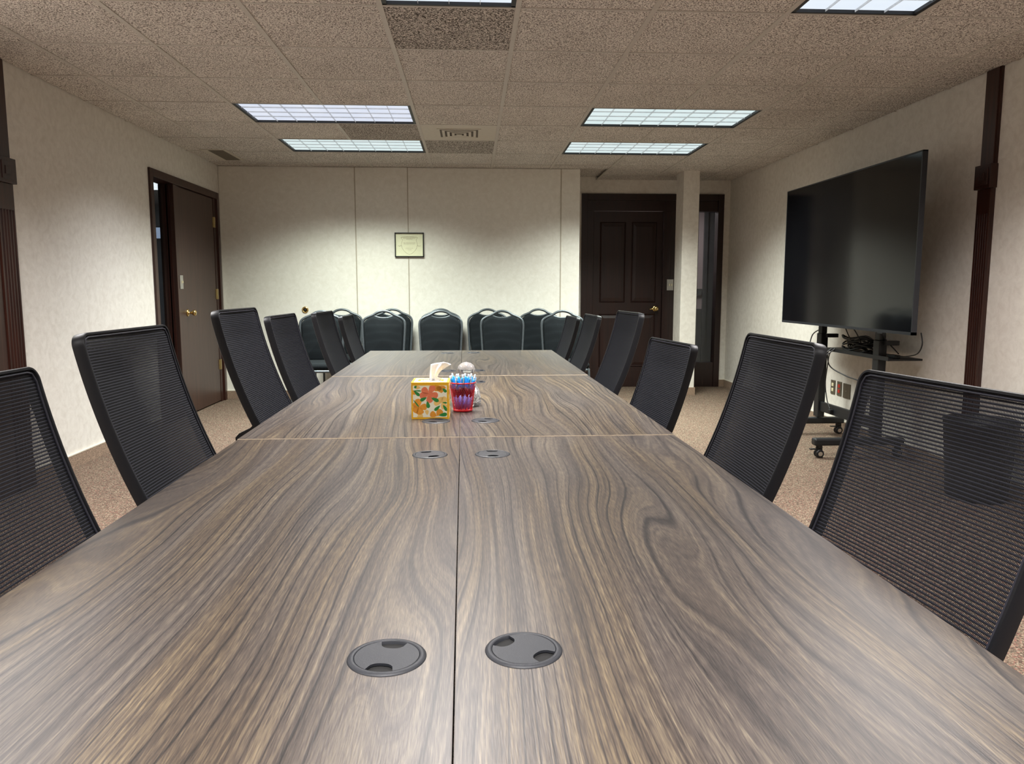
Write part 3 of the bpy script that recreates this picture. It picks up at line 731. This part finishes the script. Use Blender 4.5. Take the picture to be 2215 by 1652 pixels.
CL = ['mesh-back chair cut by the left edge of the photo, wall showing through',
      'second mesh-back chair from the camera on the left side, tall against the cream wall',
      'third mesh-back chair on the left side, in front of the brown door',
      'fourth mesh-back chair on the left side, just past the brown door',
      'fifth mesh-back chair on the left side, before the banquet chairs',
      'farthest mesh-back chair on the left side, at the table end',
      'large mesh-back chair nearest the camera on the right side, see-through back',
      'second mesh-back chair from the camera on the right side, before the television stand',
      'third mesh-back chair on the right side, low one in front of the column',
      'fourth mesh-back chair on the right side, tall one in front of the panelled door',
      'fifth mesh-back chair on the right side, at the edge of the panelled door',
      'farthest mesh-back chair on the right side, overlapping a banquet chair']
for k, (sd, x, y, zt, yaw, _) in enumerate(CH):
    t = proto if k == 0 else copy_tree(proto)
    sg = 1 if sd == 'R' else -1; a = radians(-yaw)+(0 if sg > 0 else pi)
    off = Vector((cos(a), sin(a)))*.42
    t.location = (x-off.x, y-off.y, 0); t.rotation_euler = (0, 0, a)
    dz = zt-1.02
    for ch in t.children:
        if not ch.name.startswith('star_base') and not ch.name.startswith('gas_lift'): ch.location.z = dz
        elif ch.name.startswith('gas_lift'): ch.location.z = 0; ch.scale.z = (.415+dz)/.415
    tag(t, 'black '+CL[k], 'chair', 'black mesh chairs around the table')

# ------------------------------------------------------------------ banquet chairs
def make_banquet():
    t = bpy.data.objects.new('banquet_chair', None); C.objects.link(t)
    lean = lambda z: .055*(z-.45)/.48          # back leans away (+y)
    half = [(.183, .47), (.190, .60), (.198, .74), (.200, .81), (.188, .848), (.155, .873), (.10, .896), (.055, .922), (0, .933)]
    full = [(-a, z) for a, z in half]+[(a, z) for a, z in reversed(half[:-1])]
    pts = catmull([(a, lean(z), z) for a, z in full], 5)
    bf = B().tube(pts, .0125, 10).build('back_frame', 'hammer', t, smooth=True)
    B().tube(catmull([(-.10, lean(.893), .891), (-.05, lean(.872), .873), (0, lean(.868), .868), (.05, lean(.872), .873), (.10, lean(.893), .891)], 5), .008, 8).build('handle_rail', 'hammer', bf, smooth=True)
    hc = [(.168, .475), (.178, .60), (.186, .74), (.188, .80), (.178, .836), (.148, .862), (.10, .884), (.05, .870), (0, .864)]
    fc = [(-a, z) for a, z in hc]+[(a, z) for a, z in reversed(hc[:-1])]
    op = [(p.x, p.z) for p in catmull([(a, 0, z) for a, z in fc], 4)]
    b = B(); n = len(op); cz = .68
    for (f_, y) in ((.90, -.030), (.97, -.024), (1, -.010), (1, .008), (.97, .014)):
        b.v += [(x*f_, y+lean(cz+(z-cz)*f_), cz+(z-cz)*f_) for x, z in op]
    for q in range(4): b.f += [(q*n+j, q*n+(j+1) % n, (q+1)*n+(j+1) % n, (q+1)*n+j) for j in range(n)]
    k = len(b.v); b.v.append((0, -.034+lean(cz), cz)); b.f += [(j, (j+1) % n, k) for j in range(n)]
    k = len(b.v); b.v.append((0, .016+lean(cz), cz)); b.f += [(4*n+j, 4*n+(j+1) % n, k) for j in range(n)]
    b.build('backrest', 'uphol', t, smooth=True)
    sb = B().box(-.205, .205, -.43, -.01, .425, .485, .026).build('seat', 'uphol', t, smooth=True)
    fr = B().tube([(-.195, -.02, .415), (-.20, -.40, .415), (-.17, -.435, .415), (.17, -.435, .415), (.20, -.40, .415), (.195, -.02, .415)], .012, 8, closed=True).build('seat_frame', 'hammer', t, smooth=True)
    for s_ in (-1, 1):
        B().tube(catmull([(s_*.195, -.40, .42), (s_*.20, -.415, .35), (s_*.205, -.43, 0)], 4), .0115, 8).build('leg', 'hammer', t, smooth=True)
        B().tube(catmull([(s_*.183, lean(.48), .48), (s_*.188, -.01, .40), (s_*.20, .06, 0)], 5), .0115, 8).build('leg', 'hammer', t, smooth=True)
    return t
bp = make_banquet()
BQ = [(-1.404, 7.22, 'black upholstered banquet chair, leftmost in front row, seat visible beside the table'),
      (-.835, 7.27, 'black upholstered banquet chair in front row, left of the tissue box'),
      (-.295, 7.27, 'black upholstered banquet chair in front row, right behind the tissue box'),
      (.292, 7.27, 'black upholstered banquet chair in front row, right of the table centre seam'),
      (.870, 7.25, 'black upholstered banquet chair in front row, rightmost, partly behind mesh chairs'),
      (-1.330, 7.90, 'black banquet chair against back wall, leftmost of the rear row'),
      (-.815, 7.90, 'black banquet chair against back wall, second of the rear row from left'),
      (-.318, 7.90, 'black banquet chair against back wall, middle of rear row, almost fully hidden'),
      (.166, 7.90, 'black banquet chair against back wall, fourth of the rear row from left'),
      (.698, 7.90, 'black banquet chair against back wall, rightmost of the rear row')]
for k, (x, y, lb) in enumerate(BQ):
    t = bp if k == 0 else copy_tree(bp)
    t.location = (x, y, 0); t.rotation_euler = (0, 0, radians(random.uniform(-1.5, 1.5))); tag(t, lb, 'chair', 'banquet chairs along the back wall')

# ------------------------------------------------------------------ television and its cart
tv = thing('television', 'large flat black television facing the table on the right', 'television', (2.60, 5.33, .868))
W_, H_ = 1.90, 1.068
box('screen', 'screen', -.0005, .004, -W_/2+.010, W_/2-.010, .018, H_-.008, tv)
q = B(); 
for a in ((-W_/2, W_/2, 0, .018), (-W_/2, W_/2, H_-.008, H_), (-W_/2, -W_/2+.010, 0, H_), (W_/2-.010, W_/2, 0, H_)): q.box(-.003, .028, a[0], a[1], a[2], a[3])
q.build('bezel', 'bezel', tv); box('rear_cover', 'bezel', .004, .030, -W_/2+.01, W_/2-.01, .01, H_-.008, tv); box('electronics_housing', 'bezel', .03, .054, -.6, .6, .10, .55, tv, .01)
box('sensor', 'bezel', -.001, .02, -.62, -.56, -.008, 0, tv)
ct = thing('tv_cart', 'black two-post wheeled cart carrying the television, with cable shelf', 'stand', (2.745, 5.42, 0))
YC = [-.43, .42]
for yy in YC:
    p = B().box(-.028, .028, yy-.040, yy+.040, .14, .80, .006).build('post', 'blackmetal', ct)
    B().box(-.022, .022, yy-.032, yy+.032, .80, 1.72, .005).build('inner_post', 'blackmetal', p)
    f = B().box(-.43, .20, yy-.032, yy+.032, .085, .135, .012).build('foot', 'blackmetal', ct)
    for xx in (-.385, .165):
        c_ = B(); 
        for s_ in (-1, 1):
            c2 = B().lathe([(0, s_*.006), (.024, s_*.006), (.029, s_*.009), (.029, s_*.018), (.024, s_*.023), (0, s_*.023)], (xx, yy, .029), 16, 'y'); k_ = len(c_.v); c_.v += c2.v; c_.f += [tuple(k_+i for i in g) for g in c2.f]
        cs = c_.build('caster', 'blackmetal', f); B().lathe([(0, -.026), (.015, -.026), (.015, .026), (0, .026)], (xx, yy, .029), 14, 'y').build('hub', 'steel', f)
        h = B().box(xx-.022, xx+.022, yy-.005, yy+.005, .028, .078).lathe([(.0, .072), (.020, .072), (.020, .085), (0, .085)], (xx, yy, 0), 12)
        h.box(xx-.065, xx-.02, yy-.012, yy+.012, .056, .063); h.build('caster_fork', 'blackmetal', f)
B().box(-.012, .012, YC[0]+.03, YC[1]-.03, .19, .265, .002).build('cross_plate', 'blackmetal', ct)
B().box(-.012, .012, YC[0]+.04, YC[1]-.04, 1.25, 1.33, .002).build('cross_plate', 'blackmetal', ct)
for yy in YC:
    B().box(-.088, -.023, yy-.02, yy+.02, 1.02, 1.60, .003).build('mount_arm', 'blackmetal', ct)
sh = B().box(-.03, .20, YC[0]-.17, YC[1]+.0, .674, .688, .004); sh.box(-.035, -.028, YC[0]-.17, YC[1]+.0, .674, .700); sh.build('shelf', 'blackmetal', ct)
for yy in YC: B().box(.0, .09, yy-.08, yy-.04, .77, .80, .003).build('cable_hook', 'blackmetal', ct)
# cable bundle lying on the shelf
cx0, cy0 = 2.745+.07, 5.42
bd = B()
random.seed(3)
for k in range(9):
    pts = []; rx, ry = .05+random.random()*.03, .13+random.random()*.07; ox, oy = random.uniform(-.02, .02), random.uniform(-.05, .05); z0 = .70+.011*k
    for q_ in range(20):
        a = 2*pi*q_/20; pts.append((cx0+ox+rx*cos(a), cy0-.03+oy+ry*sin(a), z0+.012*sin(3*a+k)))
    bd.tube(pts, .006, 6, closed=True)
tag(bd.build('cable_coil', 'cable', smooth=True), 'heap of coiled black cables lying on the cart shelf', 'cable')
def cable(pts, r, mat, label, nm='cable'):
    return tag(B().tube(catmull(pts, 8), r, 6).build(nm, mat, smooth=True), label, 'cable')
cable([(2.80, 4.62, .87), (2.80, 4.60, .80), (2.80, 4.64, .74), (2.79, 4.72, .715), (2.78, 4.84, .70)], .004, 'cable', 'thin black cable looping from the television corner to the shelf end')
cable([(2.72, 4.98, .88), (2.76, 4.94, .80), (2.79, 4.88, .74), (2.79, 4.84, .72)], .004, 'cable', 'black cable hanging beside the near cart post')
cable([(2.70, 5.42, .90), (2.72, 5.40, .83), (2.76, 5.40, .76), (2.80, 5.38, .72)], .004, 'cable', 'black cable dropping behind the screen onto the cable heap')
cable([(2.70, 5.34, .90), (2.73, 5.30, .84), (2.77, 5.30, .77), (2.80, 5.32, .72)], .004, 'cable', 'second black cable dropping behind the screen to the heap')
cable([(2.72, 5.60, .70), (2.70, 5.64, .67), (2.72, 5.64, .56), (2.78, 5.50, .50), (2.80, 5.35, .48), (2.80, 5.15, .42), (2.80, 5.02, .41)], .0045, 'cable', 'black cable sagging under the shelf towards the near post')
cable([(2.72, 5.57, .70), (2.695, 5.60, .66), (2.70, 5.64, .55), (2.72, 5.70, .42), (2.72, 5.66, .30), (2.72, 5.60, .235)], .004, 'cable', 'black power cord dangling below the shelf with its plug free')
tag(B().box(2.705, 2.735, 5.575, 5.612, .200, .236, .006).build('power_plug', 'cable'), 'black power plug hanging at the end of the dangling cord', 'plug')
cable([(2.70, 5.58, .70), (2.67, 5.66, .64), (2.665, 5.80, .56), (2.665, 5.90, .50), (2.69, 5.93, .46), (2.70, 5.86, .43)], .0045, 'greycable', 'grey cable curling around the far cart post')
cable([(2.71, 5.55, .70), (2.66, 5.70, .60), (2.665, 5.88, .57), (2.69, 5.95, .66), (2.72, 5.96, .78), (2.76, 5.9, .83)], .0045, 'greycable', 'grey cable arching up beside the far cart post')
tag(B().box(2.76, 2.80, 4.83, 4.92, .689, .712, .005).build('adapter', 'cable'), 'small black adapter on the near end of the cart shelf', 'adapter')
# wall sockets
o1 = thing('wall_outlet', 'bronze wall plate with ivory sockets low behind the television cart', 'outlet', (XR, 6.10, .34)); pl = box('plate', 'bronzeplate', -.006, 0, -.037, .037, -.058, .058, o1, .002)
for z in (-.021, .021): box('socket', 'ivory', -.009, -.005, -.016, .016, z-.014, z+.014, o1, .002)
o2 = thing('wall_outlet', 'bronze wall plate with red sockets, between the ivory one and the blank plate', 'outlet', (XR, 5.99, .34)); box('plate', 'bronzeplate', -.006, 0, -.037, .037, -.058, .058, o2, .002)
for z in (-.021, .021): box('socket', 'redplastic', -.009, -.005, -.016, .016, z-.014, z+.014, o2, .002)
o3 = thing('blank_plate', 'blank bronze wall plate right of the red sockets', 'wall plate', (XR, 5.868, .336)); box('plate', 'bronzeplate', -.006, 0, -.058, .058, -.058, .058, o3, .002); box('screw', 'steel', -.008, -.005, -.004, .004, -.004, .004, o3)
# waste bin by the right wall
bt = thing('waste_bin', 'black bin on the carpet by the right wall, seen through the nearest chair mesh', 'bin', (2.76, 3.95, 0))
B().lathe([(.0, .0), (.135, .0), (.15, .02), (.18, .42), (.186, .43), (.18, .44), (.172, .43), (.145, .03), (0, .02)], n=28).build('body', 'binblack', bt, smooth=True)

# ------------------------------------------------------------------ back wall objects
cf = thing('framed_certificate', 'black framed cream certificate hanging on the back wall', 'picture', (-.640, YB, 1.596))
x0, x1, z0, z1 = -.150, .150, -.125, .125; w_ = .011
for a in ((x0, x1, z0, z0+w_), (x0, x1, z1-w_, z1), (x0, x0+w_, z0, z1), (x1-w_, x1, z0, z1)): box('frame_rail', 'frameblack', a[0], a[1], -.022, 0, a[2], a[3], cf, .001)
pp = box('certificate', 'paper', x0+w_, x1-w_, -.010, -.004, z0+w_, z1-w_, cf)
sh_ = [(-.085, .075), (-.04, .082), (0, .087), (.04, .082), (.085, .075), (.07, .05), (.083, .0), (.06, -.055), (0, -.098), (-.06, -.055), (-.083, 0), (-.07, .05)]
B().tube(catmull([(a, -.0104, b) for a, b in sh_], 4, True), .0012, 4, closed=True).build('emblem_outline', 'ink', pp)
for z, a, h in ((.078, .08, .0025), (.066, .062, .0022), (.058, .03, .002), (.02, .06, .0018), (.010, .055, .0015), (-.035, .04, .0016), (-.05, .025, .0014)):
    q = B(); x = -a
    random.seed(int(z*1000)+500)
    while x < a:
        l_ = random.uniform(.006, .016); q.box(x, min(a, x+l_), -.0112, -.0100, z-h, z+h); x += l_+.004
    q.build('printed_line', 'ink', pp)
for s_ in (-1, 1):
    B().tube(catmull([(s_*.075, -.0106, -.015), (s_*.09, -.0106, -.006), (s_*.098, -.0106, -.018), (s_*.108, -.0106, -.008), (s_*.118, -.0106, -.014)], 4), .0013, 4).build('signature', 'ink', pp)
br = thing('brass_door_bumper', 'small round brass fitting on the back wall behind the left chairs', 'wall fitting', (-1.728, YB, .927))
B().lathe([(0, 0), (.034, 0), (.034, -.006), (.026, -.012), (.018, -.010), (.016, -.004), (0, -.004)], n=24, axis='y').build('rim', 'brass', br, smooth=True)
B().lathe([(0, -.004), (.012, -.004), (.011, -.018), (0, -.020)], n=16, axis='y').build('rubber_tip', 'cable', br)

# ------------------------------------------------------------------ things on the table
ZT += .0018
bx = TW(-.1065, 2.472)
tb = thing('tissue_box', 'yellow cube tissue box with orange flowers on the table', 'tissue box', (-.1325, 2.468, ZT), radians(-.6))
hw = .0595; hh = .117
# box with an oval slot in its top
bm = bmesh.new(); edges = []
def loop2(ps):
    vs = [bm.verts.new((a, b, hh)) for a, b in ps]
    for q in range(len(vs)): edges.append(bm.edges.new((vs[q], vs[(q+1) % len(vs)])))
    return vs
o4 = loop2([(-hw, -hw), (hw, -hw), (hw, hw), (-hw, hw)]); loop2([(.036*cos(2*pi*q/24), .024*sin(2*pi*q/24)) for q in range(24)])
bmesh.ops.triangle_fill(bm, use_beauty=True, edges=edges)
lo4 = [bm.verts.new((v.co.x, v.co.y, 0)) for v in o4]
for q in range(4): bm.faces.new((o4[q], o4[(q+1) % 4], lo4[(q+1) % 4], lo4[q]))
bm.faces.new(lo4); bmesh.ops.recalc_face_normals(bm, faces=bm.faces[:])
me = bpy.data.meshes.new('carton'); bm.to_mesh(me); bm.free(); carton = newobj('carton', me, 'yellow', tb)
def face_print(parent, rz):
    """print on one side, drawn in the plane y=-hw, seen from -y"""
    R_ = Matrix.Rotation(rz, 4, 'Z')
    def poly(nm, mat, pts, lift):
        b = B(); n = len(pts)
        b.v = [tuple(R_ @ Vector((a, -hw-lift, z))) for a, z in pts]+[tuple(R_ @ Vector((a, -hw-.00005, z))) for a, z in pts]
        b.f = [tuple(range(n))]+[(j, (j+1) % n, n+(j+1) % n, n+j) for j in range(n)]
        b.build(nm, mat, parent)
    K = .000207
    def P(u, v): return ((u-485)*K, (1020-v)*K)
    def petal(c, tip, wd, mat, lift=.0005):
        (a, b), (c2, d2_) = c, tip; L_ = math.hypot(c2-a, d2_-b); ux, uy = (c2-a)/L_, (d2_-b)/L_
        pts = []
        prof = [(0, 0), (.25, .28), (.5, .43), (.75, .5), (.93, .34), (1.0, .08)]
        for t_, w__ in prof: pts.append((a+ux*L_*t_-uy*w__*wd, b+uy*L_*t_+ux*w__*wd))
        for t_, w__ in reversed(prof[1:]): pts.append((a+ux*L_*t_+uy*w__*wd, b+uy*L_*t_-ux*w__*wd))
        pts = [P(min(742, max(222, x)), min(992, max(502, y))) for x, y in pts]
        poly('petal' if mat != 'green' else 'leaf', mat, pts, lift)
    poly('print_panel', 'cream', [P(222, 992), P(742, 992), P(742, 502), P(222, 502)], .0003)
    for c, tip, wd in (((660, 765), (620, 690), 110), ((660, 765), (735, 690), 100), ((660, 765), (720, 860), 110), ((660, 765), (540, 775), 90), ((280, 560), (300, 505), 90), ((280, 990), (370, 960), 90), ((440, 960), (430, 880), 60)):
        petal(c, tip, wd, 'paleorange', .0004)
    for c, tip, wd in (((660, 620), (650, 505), 150), ((560, 590), (625, 500), 140), ((310, 835), (300, 705), 110), ((310, 835), (435, 830), 105), ((310, 835), (340, 950), 120), ((310, 835), (222, 900), 120), ((310, 835), (222, 780), 80), ((585, 975), (485, 930), 100), ((585, 975), (655, 875), 110), ((222, 640), (262, 590), 90)):
        petal(c, tip, wd, 'orange', .0005)
    for tip in ((365, 545), (545, 500), (605, 665), (480, 770), (325, 670)): petal((470, 630), tip, 104, 'coral', .0006)
    for c, tip, wd in (((225, 580), (350, 585), 22), ((235, 580), (325, 660), 50), ((435, 685), (335, 735), 55), ((500, 690), (615, 745), 60), ((440, 740), (460, 850), 60), ((640, 810), (550, 890), 50), ((675, 545), (735, 605), 50), ((680, 800), (742, 895), 50), ((610, 965), (742, 945), 60), ((280, 503), (250, 540), 40), ((225, 715), (310, 830), 22), ((670, 765), (742, 772), 26)):
        petal(c, tip, wd, 'green', .0007)
for k in range(4): face_print(carton, k*pi/2)
tp = B().box(-.052, .052, -.052, -.030, hh, hh+.0004).box(-.052, .052, .030, .052, hh, hh+.0004).box(-.052, -.042, -.03, .03, hh, hh+.0004).box(.042, .052, -.03, .03, hh, hh+.0004); tp.build('top_print', 'cream', carton)
for (a, b, l_, w2) in ((-.045, -.042, .02, .006), (-.01, -.045, .02, .005), (.03, -.04, .018, .006), (-.03, .042, .022, .006), (.02, .044, .02, .006), (-.047, .0, .007, .012), (.047, .0, .007, .012)):
    box('petal', 'paleorange', a-l_/2, a+l_/2, b-w2/2, b+w2/2, hh, hh+.0006, carton)
fm = B().grid(lambda u, v: ((.034*(2*u-1)), .021*(2*v-1)*math.sqrt(max(.02, 1-(2*u-1)**2)), hh-.002-.006*noise.noise(Vector((u*7, v*5, 1)))), 16, 10); fm.build('slot_film', 'film', tb, smooth=True)
def tis(u, v):
    # sheet pinched in the slot, fanning to the upper right
    Lf = Vector((-.008+.008*v, 0, -.008+.060*v))
    Rt = catmull([(.020, 0, -.008), (.024, 0, .010), (.036, 0, .028), (.066, 0, .046)], 6); q = v*(len(Rt)-1); i = min(int(q), len(Rt)-2)
    Rp = Rt[i].lerp(Rt[i+1], q-i); p = Lf.lerp(Rp, u)
    p.z += v*v*.012*max(0, 1-abs(u-.62)/.6)+.001*sin(u*9)*v
    p.x += -.004*sin(pi*v)*u
    return Vector((p.x, .004*sin(u*13+v*3)*(1-.4*v)+.003*sin(v*6+u*3), hh+p.z))
ts = B().grid(tis, 18, 16); o = ts.build('tissue', 'tissue', tb, smooth=True); sm = o.modifiers.new('s', 'SOLIDIFY'); sm.thickness = .0006
tis2 = B().grid(lambda u, v: Vector((-.006+.03*u+.01*v, .006+.006*sin(u*8), hh-.008+.026*v*(1-.5*u))), 10, 6); o = tis2.build('tissue_fold', 'tissue', tb, smooth=True)

# pencil cup
cp = thing('pencil_cup', 'red wire mesh pencil cup full of blue pens beside the tissue box', 'cup', (-.0315, 2.565, ZT))
H1, R0, R1 = .098, .031, .0435
rad = lambda z: R0+(R1-R0)*z/H1
B().tube([(R1*cos(2*pi*q/36), R1*sin(2*pi*q/36), H1) for q in range(36)], .0024, 8, closed=True).build('rim', 'redwire', cp, smooth=True)
B().lathe([(0, .001), (R0-.001, .001), (R0+.0012, .0015), (R0+.0022, .009), (R0+.001, .009), (R0-.001, .003), (0, .003)], n=36).build('base', 'redwire', cp, smooth=True)
wm = B()
for d_ in (-1, 1):
    for k in range(40):
        a0 = 2*pi*k/40; pts = []
        for q in range(9):
            z = .006+(H1-.006)*q/8; a = a0+d_*1.15*q/8; pts.append((rad(z)*cos(a), rad(z)*sin(a), z))
        wm.tube(pts, .00045, 4, cap=False)
wo = wm.build('wire_mesh', 'redwire', cp); wo['kind'] = 'stuff'
# pens, each a thing
def make_pen():
    t = bpy.data.objects.new('pen', None); C.objects.link(t)
    B().lathe([(0, .0), (.0012, .0), (.0042, .010), (.0045, .014), (.0045, .048)], n=10).build('barrel', 'pennavy', t, smooth=True)
    B().lathe([(.0043, .048), (.0043, .080)], n=10).build('dark_middle', 'pendark', t, smooth=True)  # dark maroon of the cup's dim inside, put into the pen colour
    B().lathe([(.0045, .078), (.0052, .080), (.0055, .108), (.0042, .114), (0, .115)], n=10).build('cap', 'penblue', t, smooth=True)
    c = B().lathe([(.0030, .113), (.0034, .117), (.0034, .121), (.0020, .1245), (0, .125)], n=8); c.box(.0052, .0068, -.0016, .0016, .092, .116, .0004); c.build('clicker', 'penclear', t, smooth=False)
    return t
random.seed(11)
pen0 = make_pen(); npn = 18
for k in range(npn):
    t = pen0 if k == 0 else copy_tree(pen0)
    if k < 11: a = 2*pi*k/11+.2; rt = .037
    elif k < 17: a = 2*pi*(k-11)/6+.5; rt = .020
    else: a = 0; rt = 0
    rb = rt*.55; da = -.28
    tx, ty = rt*cos(a), rt*sin(a); bx_, by_ = rb*cos(a+da), rb*sin(a+da); hz = .086
    d = Vector((tx-bx_, ty-by_, hz)).normalized()
    t.rotation_mode = 'QUATERNION'; t.rotation_quaternion = Vector((0, 0, 1)).rotation_difference(d) @ __import__('mathutils').Quaternion((0, 0, 1), a)
    t.location = (-.0315+bx_, 2.565+by_, ZT+.004+random.uniform(0, .004))
    t.scale = (1, 1, random.uniform(.93, 1.0))
    tag(t, 'blue pen with frosted clicker standing in the red mesh cup', 'pen', 'blue pens in the red cup')
# crystal jar with ball lid
jr = thing('glass_jar', 'clear crystal jar with round stopper behind the pencil cup', 'jar', (-.020, 2.690, ZT))
prof = [(0, .0), (.046, .0), (.050, .004), (.0505, .018), (.047, .024), (.0505, .032), (.0485, .044), (.043, .058), (.036, .070), (.034, .076), (.037, .080)]
inner = [(.033, .080), (.030, .074), (.038, .058), (.043, .044), (.044, .014), (.040, .008), (0, .008)]
b = B().lathe(prof+inner, n=24); 
for i, v in enumerate(b.v):
    a = math.atan2(v[1], v[0]); r = 1+.035*(1 if int((a+pi)/(2*pi)*24+v[2]*200) % 2 else -1); b.v[i] = (v[0]*r, v[1]*r, v[2])
b.build('jar_body', 'crystal', jr)
B().lathe([(0, .078), (.030, .078), (.036, .083), (.034, .089), (.018, .096), (.010, .101), (.016, .106), (.028, .114), (.0325, .128), (.028, .142), (.016, .152), (0, .156)], n=20).build('stopper', 'crystal', jr, smooth=True)
